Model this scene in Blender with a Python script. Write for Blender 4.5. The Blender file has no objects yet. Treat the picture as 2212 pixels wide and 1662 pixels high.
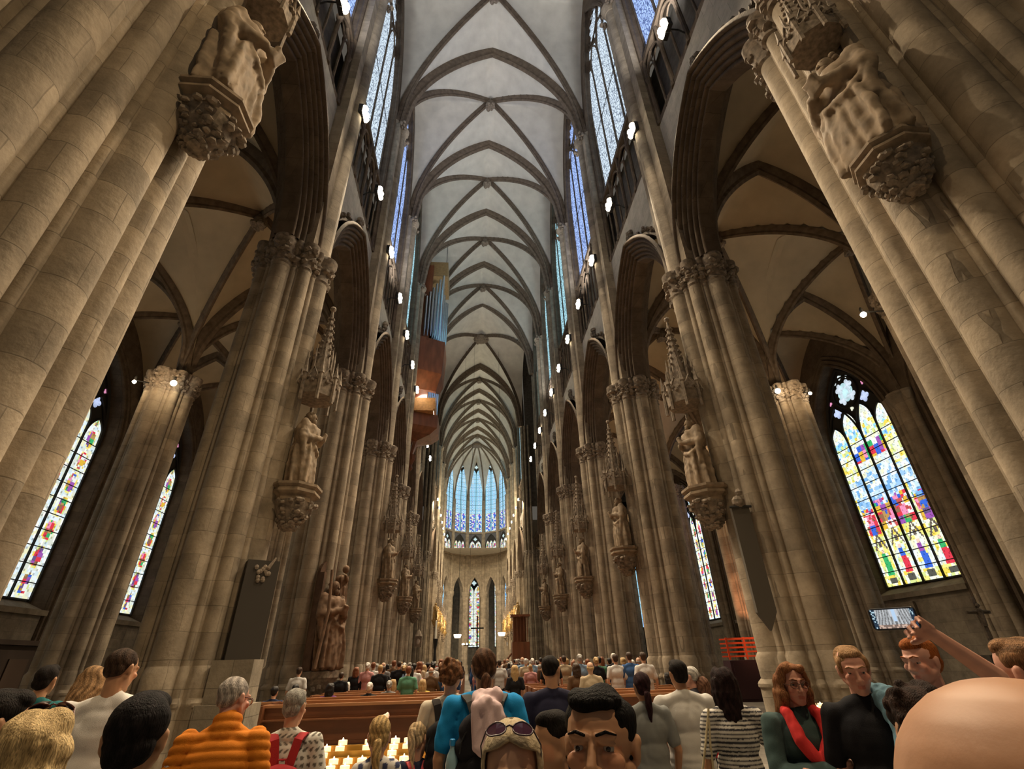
import bpy, bmesh, math, random
import numpy as np
from mathutils import Vector, Matrix, noise
PI = math.pi
S = bpy.context.scene
COL = S.collection
random.seed(7)

# ---------------------------------------------------------------- camera
FPX, PITCH, ROLL, YAW = 1040.0, 0.523, -0.0255, 0.091
CAM = Vector((-0.89, 0.0, 1.65))
_f = Vector((math.sin(YAW)*math.cos(PITCH), math.cos(YAW)*math.cos(PITCH), math.sin(PITCH)))
_r0 = Vector((math.cos(YAW), -math.sin(YAW), 0)); _u0 = _r0.cross(_f)
RT = _r0*math.cos(ROLL) + _u0*math.sin(ROLL)
UP = -_r0*math.sin(ROLL) + _u0*math.cos(ROLL)
cd = bpy.data.cameras.new('camera'); cam = bpy.data.objects.new('camera', cd); COL.objects.link(cam)
cd.sensor_width = 36; cd.lens = FPX/2212*36; cd.clip_start = 0.05; cd.clip_end = 400
M3 = Matrix((RT, UP, -_f)).transposed()
cam.matrix_world = Matrix.Translation(CAM) @ M3.to_4x4()
S.camera = cam
def at(px, py, dist):
    """world point seen at photo pixel (px,py), dist metres away horizontally"""
    d = _f + RT*((px-1106)/FPX) + UP*((831-py)/FPX)
    return CAM + d*(dist/math.hypot(d.x, d.y))

# ---------------------------------------------------------------- world, exposure
w = bpy.data.worlds.new('world'); S.world = w; w.use_nodes = True
w.node_tree.nodes['Background'].inputs[0].default_value = (0.78, 0.70, 0.58, 1)
w.node_tree.nodes['Background'].inputs[1].default_value = 0.12
S.view_settings.view_transform = 'Standard'; S.view_settings.look = 'None'
S.view_settings.exposure = 0.0; S.view_settings.gamma = 1.0
S.cycles.max_bounces = 4; S.cycles.diffuse_bounces = 3; S.cycles.glossy_bounces = 2
S.cycles.transmission_bounces = 2; S.cycles.transparent_max_bounces = 4
S.cycles.sample_clamp_indirect = 4; S.cycles.caustics_reflective = False; S.cycles.caustics_refractive = False
S.cycles.use_denoising = True; S.cycles.use_adaptive_sampling = True; S.cycles.adaptive_threshold = .03
WARM = (1.0, 0.70, 0.40)

# ---------------------------------------------------------------- materials
def mat(name, col=(.5,.5,.5), rough=.8, metal=0, emit=None, es=1.0, nz=0, nscale=8, bump=0, spec=.3, stretch=None, c2=None, sss=0):
    m = bpy.data.materials.new(name); m.use_nodes = True; nt = m.node_tree; N = nt.nodes; b = N['Principled BSDF']
    b.inputs['Roughness'].default_value = rough; b.inputs['Metallic'].default_value = metal
    b.inputs['Specular IOR Level'].default_value = spec
    b.inputs['Base Color'].default_value = (*col, 1)
    if emit:
        b.inputs['Emission Color'].default_value = (*emit, 1); b.inputs['Emission Strength'].default_value = es
    if sss: b.inputs['Subsurface Weight'].default_value = sss; b.inputs['Subsurface Radius'].default_value = (.01,.004,.002)
    if nz or bump or c2:
        tc = N.new('ShaderNodeTexCoord'); n = N.new('ShaderNodeTexNoise'); n.inputs['Scale'].default_value = nscale; n.inputs['Detail'].default_value = 5
        src = tc.outputs['Object']
        if stretch:
            mp = N.new('ShaderNodeMapping'); mp.inputs['Scale'].default_value = stretch; nt.links.new(src, mp.inputs[0]); src = mp.outputs[0]
        nt.links.new(src, n.inputs['Vector'])
        if nz or c2:
            r = N.new('ShaderNodeValToRGB'); e = r.color_ramp.elements; e[0].position = .3; e[1].position = .7
            e[0].color = (*[c*(1-nz) for c in col], 1); e[1].color = (*(c2 or [min(1, c*(1+nz)) for c in col]), 1)
            nt.links.new(n.outputs[0], r.inputs[0]); nt.links.new(r.outputs[0], b.inputs['Base Color'])
        if bump:
            bp = N.new('ShaderNodeBump'); bp.inputs['Strength'].default_value = bump; bp.inputs['Distance'].default_value = .02
            nt.links.new(n.outputs[0], bp.inputs['Height']); nt.links.new(bp.outputs[0], b.inputs['Normal'])
    return m
def stone(name, a, b_, mort=.6, bw=.85, bh=.46, spot=.35):
    """coursed ashlar: blocks of slightly different tone, thin joints, worn patches"""
    m = bpy.data.materials.new(name); m.use_nodes = True; nt = m.node_tree; N = nt.nodes; L = nt.links; b = N['Principled BSDF']
    b.inputs['Roughness'].default_value = .85; b.inputs['Specular IOR Level'].default_value = .2
    tc = N.new('ShaderNodeNewGeometry'); sp = N.new('ShaderNodeSeparateXYZ'); L.new(tc.outputs['Position'], sp.inputs[0])
    ad = N.new('ShaderNodeMath'); ad.operation = 'ADD'; L.new(sp.outputs[0], ad.inputs[0]); L.new(sp.outputs[1], ad.inputs[1])
    cb = N.new('ShaderNodeCombineXYZ'); L.new(ad.outputs[0], cb.inputs[0]); L.new(sp.outputs[2], cb.inputs[1])
    nw = N.new('ShaderNodeTexNoise'); nw.inputs['Scale'].default_value = 1.3; L.new(tc.outputs['Position'], nw.inputs['Vector'])
    mx = N.new('ShaderNodeVectorMath'); mx.operation = 'MULTIPLY_ADD'; mx.inputs[1].default_value = (.06,.05,0)
    L.new(nw.outputs['Color'], mx.inputs[0]); L.new(cb.outputs[0], mx.inputs[2])
    br = N.new('ShaderNodeTexBrick'); br.inputs['Scale'].default_value = 1; br.inputs['Brick Width'].default_value = bw; br.inputs['Row Height'].default_value = bh
    br.inputs['Mortar Size'].default_value = .007; br.inputs['Color1'].default_value = (*a, 1); br.inputs['Color2'].default_value = (*b_, 1)
    br.inputs['Mortar'].default_value = (*[c*mort for c in a], 1); br.inputs['Mortar Smooth'].default_value = .3
    L.new(mx.outputs[0], br.inputs['Vector'])
    n2 = N.new('ShaderNodeTexNoise'); n2.inputs['Scale'].default_value = 2.1; n2.inputs['Detail'].default_value = 8; n2.inputs['Roughness'].default_value = .65
    L.new(tc.outputs['Position'], n2.inputs['Vector'])
    mr = N.new('ShaderNodeMapRange'); mr.inputs[1].default_value = .3; mr.inputs[2].default_value = .7; mr.inputs[3].default_value = 1-spot; mr.inputs[4].default_value = 1+spot*.6
    L.new(n2.outputs[0], mr.inputs[0])
    mu = N.new('ShaderNodeVectorMath'); mu.operation = 'SCALE'; L.new(br.outputs[0], mu.inputs[0]); L.new(mr.outputs[0], mu.inputs['Scale'])
    L.new(mu.outputs[0], b.inputs['Base Color'])
    bp = N.new('ShaderNodeBump'); bp.inputs['Strength'].default_value = .5; bp.inputs['Distance'].default_value = .02
    n3 = N.new('ShaderNodeTexNoise'); n3.inputs['Scale'].default_value = 14; n3.inputs['Detail'].default_value = 4; L.new(tc.outputs['Position'], n3.inputs['Vector'])
    sb = N.new('ShaderNodeMath'); sb.operation = 'MULTIPLY_ADD'; sb.inputs[1].default_value = -1.2; L.new(br.outputs['Fac'], sb.inputs[0]); L.new(n3.outputs[0], sb.inputs[2])
    L.new(sb.outputs[0], bp.inputs['Height']); L.new(bp.outputs[0], b.inputs['Normal'])
    return m
M = {}
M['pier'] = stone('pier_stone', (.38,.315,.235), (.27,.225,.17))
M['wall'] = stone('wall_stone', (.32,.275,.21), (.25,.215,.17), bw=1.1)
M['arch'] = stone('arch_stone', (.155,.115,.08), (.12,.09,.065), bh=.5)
M['pale'] = stone('spandrel_stone', (.50,.47,.41), (.43,.40,.35), bw=.9, spot=.2)
M['webb'] = mat('lamplit_aisle_plaster', (.50,.42,.30), .9, nz=.10, nscale=1.2, bump=.1)  # browner than the high vault: warm lamp light put into the colour
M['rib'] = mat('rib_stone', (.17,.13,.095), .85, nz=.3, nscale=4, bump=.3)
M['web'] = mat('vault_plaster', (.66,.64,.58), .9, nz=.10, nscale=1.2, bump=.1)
M['carve'] = mat('carved_stone', (.22,.18,.14), .85, nz=.45, nscale=9, bump=.6)
M['dark'] = mat('dark_and_shade_stone', (.11,.10,.085), .9, nz=.3, nscale=3)  # plain dark feet, and shade of triforium and transept put into the colour
M['figure'] = mat('statue_stone', (.25,.19,.13), .75, nz=.35, nscale=6, bump=.3)
M['floor'] = stone('floor_stone', (.22,.20,.17), (.15,.135,.115), bw=1.4, bh=.7, spot=.25)
M['lead'] = mat('window_stone', (.035,.033,.03), .9)
M['iron'] = mat('iron', (.04,.04,.04), .5, metal=.6)

# ---------------------------------------------------------------- mesh helpers
class MB:
    def __init__(s): s.v = []; s.f = []; s.c = None
    def add(s, V, F):
        n = len(s.v); s.v += [tuple(p) for p in V]; s.f += [tuple(i+n for i in f) for f in F]; return s
    def box(s, c, d, rz=0, rx=0, ry=0):
        R = Matrix.Rotation(rz,3,'Z') @ Matrix.Rotation(ry,3,'Y') @ Matrix.Rotation(rx,3,'X'); c = Vector(c)
        V = [c + R @ Vector((x*d[0]/2, y*d[1]/2, z*d[2]/2)) for x in (-1,1) for y in (-1,1) for z in (-1,1)]
        return s.add(V, [(0,1,3,2),(4,6,7,5),(0,4,5,1),(2,3,7,6),(0,2,6,4),(1,5,7,3)])
    def rings(s, R, close=True, cap=True):
        n = len(R[0]); V = [p for r in R for p in r]; F = []
        for i in range(len(R)-1):
            for j in range(n if close else n-1):
                k = (j+1) % n; F.append((i*n+j, i*n+k, (i+1)*n+k, (i+1)*n+j))
        if cap and close: F.append(tuple(range(n-1,-1,-1))); F.append(tuple((len(R)-1)*n+j for j in range(n)))
        return s.add(V, F)
    def lathe(s, c, prof, n=16, sx=1, sy=1, rot=0):
        return s.rings([[(c[0]+r*sx*math.cos(rot+2*PI*j/n), c[1]+r*sy*math.sin(rot+2*PI*j/n), c[2]+z) for j in range(n)] for r, z in prof])
    def tube(s, P, r, n=8, cap=True):
        P = [Vector(p) for p in P]; rr = r if isinstance(r, (list, tuple)) else [r]*len(P); R = []; a = None
        for i, p in enumerate(P):
            t = (P[min(i+1, len(P)-1)] - P[max(i-1,0)]).normalized()
            if a is None: a = t.cross(Vector((0,0,1)) if abs(t.z) < .9 else Vector((1,0,0))).normalized()
            else: a = (a - t*a.dot(t)).normalized()
            b = t.cross(a); R.append([p + (a*math.cos(2*PI*j/n) + b*math.sin(2*PI*j/n))*rr[i] for j in range(n)])
        return s.rings(R, cap=cap)
    def ell(s, c, r, n=10, R=None):
        c = Vector(c); r = (r,)*3 if not isinstance(r, (tuple, list)) else r; rg = []
        for i in range(n+1):
            ph = PI*(i+.0001)/(n+.0002); row = []
            for j in range(n*2):
                th = PI*j/n; p = Vector((r[0]*math.sin(ph)*math.cos(th), r[1]*math.sin(ph)*math.sin(th), r[2]*math.cos(ph)))
                row.append(c + (R @ p if R else p))
            rg.append(row)
        return s.rings(rg)
    def cap(s, a, b, ra, rb, n=8):
        """tapered capsule"""
        a = Vector(a); b = Vector(b); d = (b-a).normalized(); P = []; rr = []
        for k in range(4): t = PI/2*(k+.15)/4; P.append(a - d*ra*math.cos(t)); rr.append(ra*math.sin(t))
        P += [a, b]; rr += [ra, rb]
        for k in range(4): t = PI/2*(3.85-k)/4; P.append(b + d*rb*math.cos(t)); rr.append(rb*math.sin(t))
        u = d.cross(Vector((0,0,1)) if abs(d.z) < .9 else Vector((1,0,0))).normalized(); v = d.cross(u)
        return s.rings([[p + (u*math.cos(2*PI*j/n*1.0) + v*math.sin(2*PI*j/n))*r for j in range(n)] for p, r in zip(P, rr)])
    def sweep(s, path, prof, side, close=True):
        """prof: (s,d) pairs; s along the fixed side vector, d along side x tangent"""
        side = Vector(side).normalized(); P = [Vector(p) for p in path]; R = []
        for i, p in enumerate(P):
            t = (P[min(i+1, len(P)-1)] - P[max(i-1,0)]).normalized(); nn = side.cross(t).normalized()
            R.append([p + side*a + nn*b for a, b in prof])
        return s.rings(R, close=close, cap=close)
def obj(name, mb, m, parent=None, loc=None, smooth=False, kind=None):
    me = bpy.data.meshes.new(name); me.from_pydata(mb.v, [], mb.f); me.materials.append(m); me.update()
    if mb.c is not None:
        a = me.color_attributes.new('tint', 'FLOAT_COLOR', 'POINT'); a.data.foreach_set('color', np.asarray(mb.c, np.float32).ravel())
    if smooth: me.polygons.foreach_set('use_smooth', [True]*len(me.polygons)); 
    o = bpy.data.objects.new(name, me); COL.objects.link(o)
    if smooth == 'auto':
        me.set_sharp_from_angle(angle=.7)
    if parent: o.parent = parent
    if loc: o.location = loc
    if kind: o['kind'] = kind
    return o
def empty(name, loc=(0,0,0), rz=0, **kw):
    o = bpy.data.objects.new(name, None); COL.objects.link(o); o.location = loc; o.rotation_euler = (0,0,rz); o.empty_display_size = .1
    for k, v in kw.items(): o[k] = v
    return o
def tag(o, label, cat, group=None):
    o['label'] = label; o['category'] = cat
    if group: o['group'] = group
    return o
def copytree(o, loc=None, rz=None, parent=None, scale=None):
    c = o.copy(); COL.objects.link(c)
    if parent: c.parent = parent
    if loc is not None: c.location = loc
    if rz is not None: c.rotation_euler = (0,0,rz)
    if scale is not None: c.scale = scale
    for ch in o.children: copytree(ch, parent=c)
    return c
ORD = ['first','second','third','fourth','fifth','sixth','seventh','eighth','ninth','tenth','eleventh','twelfth','thirteenth']

# ---------------------------------------------------------------- plan of the church
LB = 7.4; Y0 = 15.2                       # bay length, middle of a bay
PX, AX, WX = 6.45, 13.7, 19.8               # arcade piers, aisle piers, outer wall
FX = 6.15                                  # inner face of the clerestory wall
PY = [Y0 - LB*1.5 + LB*i for i in range(7)]          # 3.48 ... 47.88
CY = [PY[-1] + 2*LB + LB*i for i in range(5)]        # 62.68 ... 92.28
ZC, ZT, ZW, ZS, ZV = 12.0, 19.7, 24.2, 30.8, 41.2    # capitals, triforium sill, window sill, vault springing, crown
BAYS = [(PY[i]+PY[i+1])/2 for i in range(6)]
CBAYS = [(CY[i]+CY[i+1])/2 for i in range(4)]

def arc(a, h, n=14, r=0.0):
    """right half of a pointed arch (springing -> apex), half span a, rise h, offset outwards r"""
    R = (a*a+h*h)/(2*a); t1 = math.acos((R-a)/(R+r))
    return [((R+r)*math.cos(t1*i/n) - (R-a), (R+r)*math.sin(t1*i/n)) for i in range(n+1)]
def A(t, a, h):
    R = (a*a+h*h)/(2*a); x = t*a + R - a; return math.sqrt(max(R*R-x*x, 0))

# pier profile: outline of a cluster of round shafts round a core
def outline(core, shafts, n):
    P = []
    for i in range(n):
        th = 2*PI*i/n; r = core
        for d, ph, rho in shafts:
            e = th-ph; q = rho*rho - (d*math.sin(e))**2
            if q > 0 and math.cos(e) > 0: r = max(r, d*math.cos(e)+math.sqrt(q))
        P.append((r*math.cos(th), r*math.sin(th)))
    return P
def scaled(P, k, z): return [(x*k, y*k, z) for x, y in P]
sh = []
for q in range(4):
    sh += [(.98, q*PI/2, .33), (.99, q*PI/2+.43, .11), (.99, q*PI/2-.43, .11), (.99, q*PI/2+PI/4, .235)]
OUT = [(x*.81, y*.81) for x, y in outline(.84, sh, 224)]
shT = []
for k in range(20):
    shT += [(2.28, k*PI/10, .33 if k % 2 == 0 else .22), (2.24, k*PI/10+PI/20, .11)]
OUTT = [(x*.77, y*.77) for x, y in outline(2.06, shT, 400)]
def leafy(mb, P, z0, z1, flare, seed, n=420, size=.13):
    """capital foliage: little curled lobes round the outline"""
    rnd = random.Random(seed)
    for k in range(n):
        i = rnd.randrange(len(P)); x, y = P[i]; t = rnd.random(); f = 1 + flare*t**1.5; s = size*(.6+.7*rnd.random())
        a = rnd.random()*6.28
        mb.ell((x*f, y*f, z0+(z1-z0)*t), (s*.9, s*.9, s*.55), 3, Matrix.Rotation(a,3,'Z') @ Matrix.Rotation(rnd.uniform(-.8,.8),3,'X'))
def make_pier(P, H, big=False):
    k = 2.0 if big else 1.0
    t = empty('pier')
    b = MB().rings([scaled(P,1+.16/k,0), scaled(P,1+.16/k,.45), scaled(P,1+.11/k,.52), scaled(P,1+.11/k,1.05), scaled(P,1+.14/k,1.08), scaled(P,1+.14/k,1.14), scaled(P,1+.05/k,1.22), scaled(P,1+.07/k,1.62), scaled(P,1.0,1.72)])
    obj('base', b, M['pier'], t, smooth='auto')
    obj('shaft', MB().rings([scaled(P,1,z) for z in (1.72, H*.4, H*.7, H-.35)]), M['pier'], t, smooth='auto')
    c = MB().rings([scaled(P,1.0,H-.42), scaled(P,1.04,H-.36), scaled(P,1.0,H-.3), scaled(P,1.03/1,H), scaled(P,1+.14/k,H+.32), scaled(P,1+.17/k,H+.38), scaled(P,1+.17/k,H+.52), scaled(P,1+.1/k,H+.56)])
    leafy(c, P, H-.2, H+.3, .13/k, 3, 300 if big else 170)
    obj('capital', c, M['carve'], t, smooth='auto')
    return t
def vault_shaft(t, sx):
    """the bundle facing the nave that runs past the capital up to the high vault; sx = side of the nave centre"""
    mb = MB()
    for dy, dx, r in ((0,.0,.30),(.34,.12,.13),(-.34,.12,.13),(.58,.28,.16),(-.58,.28,.16)):
        mb.lathe((sx*(.66-dx), dy, 0), [(r*1.5,0),(r*1.5,.5),(r*1.2,1.1),(r*1.25,1.6),(r,1.72),(r,ZS-.45),(r*1.15,ZS-.4),(r,ZS-.33),(r*1.1,ZS-.25),(r*1.55,ZS+.05),(r*1.6,ZS+.15)], 14)
    mb.box((sx*.45, 0, (ZC+ZS)/2), (.5, 1.5, ZS-ZC-.2))
    obj('vault_shaft', mb, M['pier'], t, smooth='auto')
    c = MB(); rnd = random.Random(5)
    for k in range(60): c.ell((sx*(.40+rnd.random()*.60), rnd.uniform(-.72,.72), ZS-.2+rnd.random()*.4), .10, 3)
    obj('foliage', c, M['carve'], t)

pierA = {}
for sx, nm in ((1,'left'), (-1,'right')):      # sx: direction from pier towards the nave
    for i, y in enumerate(PY[1:6] + CY[1:4]):
        if i == 0:
            t = make_pier(OUT, ZC); vault_shaft(t, sx); pierA[sx] = t; t.location = (-sx*PX, y, 0)
        else: t = copytree(pierA[sx], (-sx*PX, y, 0))
        where = f'{ORD[i]} clustered stone pier of the nave arcade on the {nm}' if i < 5 else f'{ORD[i-5]} clustered stone pier of the choir on the {nm}'
        tag(t, where, 'pier', 'arcade piers')
tp = make_pier(OUTT, 13.2, True)
for sx, nm in ((1,'left'), (-1,'right')):
    t = tp if sx == 1 else copytree(tp); t.location = (-sx*(PX+.45), PY[0], 0)
    tag(t, f'massive many-shafted stone tower pier nearest the camera on the {nm}', 'pier', 'great piers')
    for k, yy in enumerate((PY[6], CY[0])):
        c = copytree(tp, (-sx*(PX+.9), yy, 0), scale=(.72,.72,1))
        vs = MB()
        for a in range(-3, 4): vs.lathe((sx*1.5*math.cos(a*.4)*1.25, 1.5*math.sin(a*.4)*1.25, 0), [(.2,0),(.2,ZS+.1)], 10)
        obj('vault_shaft', vs, M['pier'], c, smooth='auto')
        tag(c, f'broad crossing pier on the {nm}, at the {"nave" if k == 0 else "choir"} side of the crossing', 'pier', 'great piers')
asl = None
for sx, nm in ((1,'left'), (-1,'right')):
    for i, y in enumerate(PY):
        t = make_pier(OUT, ZC) if asl is None else copytree(asl); asl = asl or t
        t.location = (-sx*AX, y, 0); t.scale = (.9,.9,1) if i != 6 else (1.3,1.3,1)
        tag(t, f'{ORD[i]} freestanding pier between the two {nm} side aisles, counted from the camera', 'pier', 'side aisle piers')

# ---------------------------------------------------------------- arcade walls of one bay
def arch_profile(w=.62, r1=.95, m=6):
    """from nave face to aisle face: diagonal of rolls, soffit, diagonal back; (x, r)"""
    P = []; n = 42
    for i in range(n+1):
        t = i/n; b = .10*abs(math.sin(m*PI*t)); P.append((-.75 + (w)*t - b*.84, r1*(1-t) - b*.55))
    return P + [(-x, r) for x, r in reversed(P)]
def archivolt(a, h, prof, x0, z0, n=14):
    mb = MB(); R = (a*a+h*h)/(2*a)
    for s_ in (1, -1):
        rows = []
        for i in range(n+1):
            row = []
            for x, r in prof:
                t1 = math.acos((R-a)/(R+r)); t = t1*i/n
                row.append((x0+x, s_*((R+r)*math.cos(t)-(R-a)), z0+(R+r)*math.sin(t)))
            rows.append(row)
        mb.rings(rows, close=False)
    return mb
AA, AH = 2.5, 4.3
def strip_up(mb, x, pts, ztop, s_):
    for i in range(len(pts)-1):
        (y0,z0),(y1,z1) = pts[i], pts[i+1]
        mb.add([(x,s_*y0,z0),(x,s_*y1,z1),(x,s_*y1,ztop),(x,s_*y0,ztop)], [(0,1,2,3)])
def make_wall(sx):
    """sx=-1: left wall; local x=0 is the arcade axis, nave towards -sx... built centred on one bay"""
    name = 'wall_left' if sx < 0 else 'wall_right'
    t = empty(name, kind='structure')
    av = archivolt(AA, AH, arch_profile(), 0, ZC+.5)
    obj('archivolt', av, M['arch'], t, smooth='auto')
    n = -sx   # direction of nave from wall
    face = (PX-FX)*n
    sp = MB(); outer = [(y, ZC+.5+z) for y, z in arc(AA, AH, 14, .93)]
    for s_ in (1,-1):
        for xx in (face, -face*1.2):
            strip_up(sp, xx, [(3.7, ZC+.5)]+outer, ZT if xx == face else 19.5, s_)
    obj('spandrel', sp, M['pale'], t)
    hm = MB(); o2 = [(y, ZC+.5+z) for y, z in arc(AA, AH, 20, 1.0)]; rnd = random.Random(2)
    for s_ in (1,-1):
        hm.tube([(face+n*.06, s_*y, z) for y, z in o2], .085, 6)
    obj('hood_mould', hm, M['arch'], t, smooth='auto')
    ck = MB()
    for s_ in (1,-1):
        for y, z in [(y, ZC+.5+z) for y, z in arc(AA, AH, 13, 1.18)][2:]:
            for k in range(3): ck.ell((face+n*.1+rnd.uniform(-.04,.04), s_*y+rnd.uniform(-.08,.08), z+rnd.uniform(-.08,.08)), (.09,.1,.09), 3)
    for k in range(16): ck.ell((face+n*.12+rnd.uniform(-.06,.06), rnd.uniform(-.2,.2), ZC+.5+5.6+rnd.uniform(-.1,.55)), .13, 3)
    obj('crocket', ck, M['carve'], t, kind='stuff')
    st = MB()
    for z, d in ((ZT, .34), (ZW-.1, .24)):
        st.sweep([(face, -3.7, z), (face, 3.7, z)], [(0,-.0),(.3,.0),(.3,-d*.6),(.18,-d),(.0,-d)] if n < 0 else [(0,0),(0,d),(.18,d),(.3,d*.6),(.3,0)], (0,0,1))
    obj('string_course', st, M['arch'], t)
    # triforium: passage wall, its shade put into the dark colour, behind slim shafts and little arches
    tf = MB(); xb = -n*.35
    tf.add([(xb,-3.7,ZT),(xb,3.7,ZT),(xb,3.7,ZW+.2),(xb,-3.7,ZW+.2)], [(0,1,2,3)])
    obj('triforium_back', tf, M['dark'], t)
    sf = MB(); xs = face - n*.05
    for k in range(9):
        y = -2.88 + .72*k; r = .09 if k % 2 == 0 else .05
        sf.lathe((xs, y, ZT), [(r*1.5,0),(r*1.5,.25),(r,.35),(r,2.9),(r*1.5,3.05),(r*1.6,3.15)], 8)
        if k % 2 == 0: sf.lathe((xs, y, ZT), [(r,3.1),(r,4.3)], 8)
    for k in range(4):
        c = -2.16+1.44*k
        for s_ in (1,-1):
            sf.tube([(xs, c+s_*y, ZT+3.1+z) for y, z in arc(.66,.95,7)], .06, 6)
            for q in (-.36,.36): sf.tube([(xs, c+q+s_*y, ZT+3.05+z) for y, z in arc(.3,.4,5)], .035, 5)
    sf.box((xs,-3.3,(ZT+ZW)/2), (.3,.75,ZW-ZT)); sf.box((xs,3.3,(ZT+ZW)/2), (.3,.75,ZW-ZT))
    obj('triforium_shafts', sf, M['arch'], t, smooth='auto')
    # clerestory wall round the window
    cl = MB(); WH = 2.86
    xg = -n*.05
    for s_ in (1,-1):
        jb = [(WH, ZW)] + [(WH, ZS)] + [(y, ZS+z) for y, z in arc(WH, ZV-1.3-ZS, 12)]
        for i in range(len(jb)-1):
            (y0,z0),(y1,z1) = jb[i], jb[i+1]
            cl.add([(face,s_*y0,z0),(face,s_*y1,z1),(xg-n*.1,s_*y1*.97,z1),(xg-n*.1,s_*y0*.97,z0)], [(0,1,2,3)])
        strip_up(cl, face, jb[1:], ZV+.5, s_); cl.add([(face,s_*WH,ZW),(face,s_*3.7,ZW),(face,s_*3.7,ZV+.5),(face,s_*WH,ZV+.5)], [(0,1,2,3)])
    cl.add([(face,-WH,ZW),(face,WH,ZW),(xg,WH,ZW+.25),(xg,-WH,ZW+.25)], [(0,1,2,3)])
    for s_ in (1,-1):
        for k, (rr, q) in enumerate(((.10,0.02),(.07,.2))):
            pts = [(WH+q, ZW), (WH+q, ZS)] + [(y+q*(1-i/12), ZS+z) for i, (y, z) in enumerate(arc(WH, ZV-1.3-ZS, 12))]
            cl.tube([(face+n*.02, s_*y, z) for y, z in pts], rr, 6)
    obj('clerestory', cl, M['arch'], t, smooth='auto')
    return t
wallT = {}
for sx, nm in ((-1,'left'), (1,'right')):
    for i, y in enumerate(BAYS + CBAYS):
        if i == 0: t = wallT[sx] = make_wall(sx); t.location = (sx*PX, y, 0)
        else: t = copytree(wallT[sx], (sx*PX, y, 0))
        t['label'] = f'{ORD[i] if i < 6 else ORD[i-6]} bay of the {nm} {"nave" if i < 6 else "choir"} wall: pointed arcade, triforium and clerestory'
        t['category'] = 'wall'

# ---------------------------------------------------------------- vaults
RIB = [(-.16,0),(-.13,.16),(-.06,.24),(-.07,.34),(0,.42),(.07,.34),(.06,.24),(.13,.16),(.16,0)]
def vault(a, b, zs, zc, k=1.0, name='ceiling', n=14, bossr=.38, trans=True, web='web'):
    """quadripartite rib vault; half width a (x), half length b (y)"""
    h = zc - zs; t = empty(name, kind='structure')
    w_ = MB(); N = n*2; V = []; F = []
    us = [math.copysign(1-math.cos(abs(i/n)*PI/2*1.0), i) if False else i/n for i in range(-n, n+1)]
    for u in us:
        for v in us:
            m_ = min(abs(u), abs(v)); sag = .10*math.sin(PI*min(1, abs(abs(u)-abs(v))))*k
            V.append((u*a, v*b, zs + A(m_, a, h) + .30*k + sag))
    for i in range(N):
        for j in range(N): q = i*(N+1)+j; F.append((q, q+1, q+N+2, q+N+1))
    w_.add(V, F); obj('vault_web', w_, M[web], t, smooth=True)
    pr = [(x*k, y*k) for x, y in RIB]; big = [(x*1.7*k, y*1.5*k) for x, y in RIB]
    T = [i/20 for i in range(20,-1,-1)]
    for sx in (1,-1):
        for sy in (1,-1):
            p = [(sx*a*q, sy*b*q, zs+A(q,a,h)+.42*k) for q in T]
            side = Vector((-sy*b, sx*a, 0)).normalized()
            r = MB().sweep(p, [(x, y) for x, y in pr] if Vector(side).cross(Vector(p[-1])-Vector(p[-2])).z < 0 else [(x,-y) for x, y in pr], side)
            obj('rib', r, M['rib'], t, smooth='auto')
    if trans:
        for sy in (-1,) if trans == 1 else (-1, 1):
            mb = MB()
            for sx in (1,-1):
                p = [(sx*a*q, sy*b, zs+A(q,a,h)+.42*k) for q in T]
                s_ = (0,1,0) ; d = Vector(s_).cross(Vector(p[-1])-Vector(p[-2])).z
                mb.sweep(p, big if d < 0 else [(x,-y) for x, y in big], s_)
            obj('transverse_rib', mb, M['rib'], t, smooth='auto')
    bo = MB().lathe((0,0,zc-.22*k), [(bossr*.2,-.25*k),(bossr*.75,-.2*k),(bossr,.0),(bossr*.9,.2*k),(bossr*.6,.5*k)], 12); rnd = random.Random(1)
    for q in range(18): bo.ell((rnd.uniform(-1,1)*bossr*.8, rnd.uniform(-1,1)*bossr*.8, zc-.4*k), .12*k, 3)
    obj('boss', bo, M['carve'], t, smooth='auto')
    return t
hv = None
for i, y in enumerate(BAYS + CBAYS):
    if hv is None: t = hv = vault(FX+.1, LB/2, ZS, ZV, 1.15)
    else: t = copytree(hv)
    t.location = (0, y, 0); t['label'] = f'{ORD[i] if i < 6 else ORD[i-6]} ribbed high vault of the {"nave" if i < 6 else "choir"}'; t['category'] = 'vault'
t = vault(FX+.1, LB, ZS, ZV+.3, 1.1, bossr=1.1, trans=2); t.location = (0, (PY[6]+CY[0])/2, 0); t['label'] = 'wide crossing vault with a large round boss'; t['category'] = 'vault'
av = None
for sx, nm in ((-1,'left'), (1,'right')):
    for i, y in enumerate(BAYS + CBAYS):
        for j, (x0, x1) in enumerate(((PX+.2, AX), (AX, WX))):
            if i > 5 and j == 1: continue
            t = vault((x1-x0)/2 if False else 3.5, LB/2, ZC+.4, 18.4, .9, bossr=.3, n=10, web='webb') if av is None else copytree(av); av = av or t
            t.location = (sx*(x0+x1)/2, y, 0); t['label'] = f'low ribbed vault of the {["inner","outer"][j]} {nm} aisle, bay {i+1}'; t['category'] = 'vault'

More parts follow.
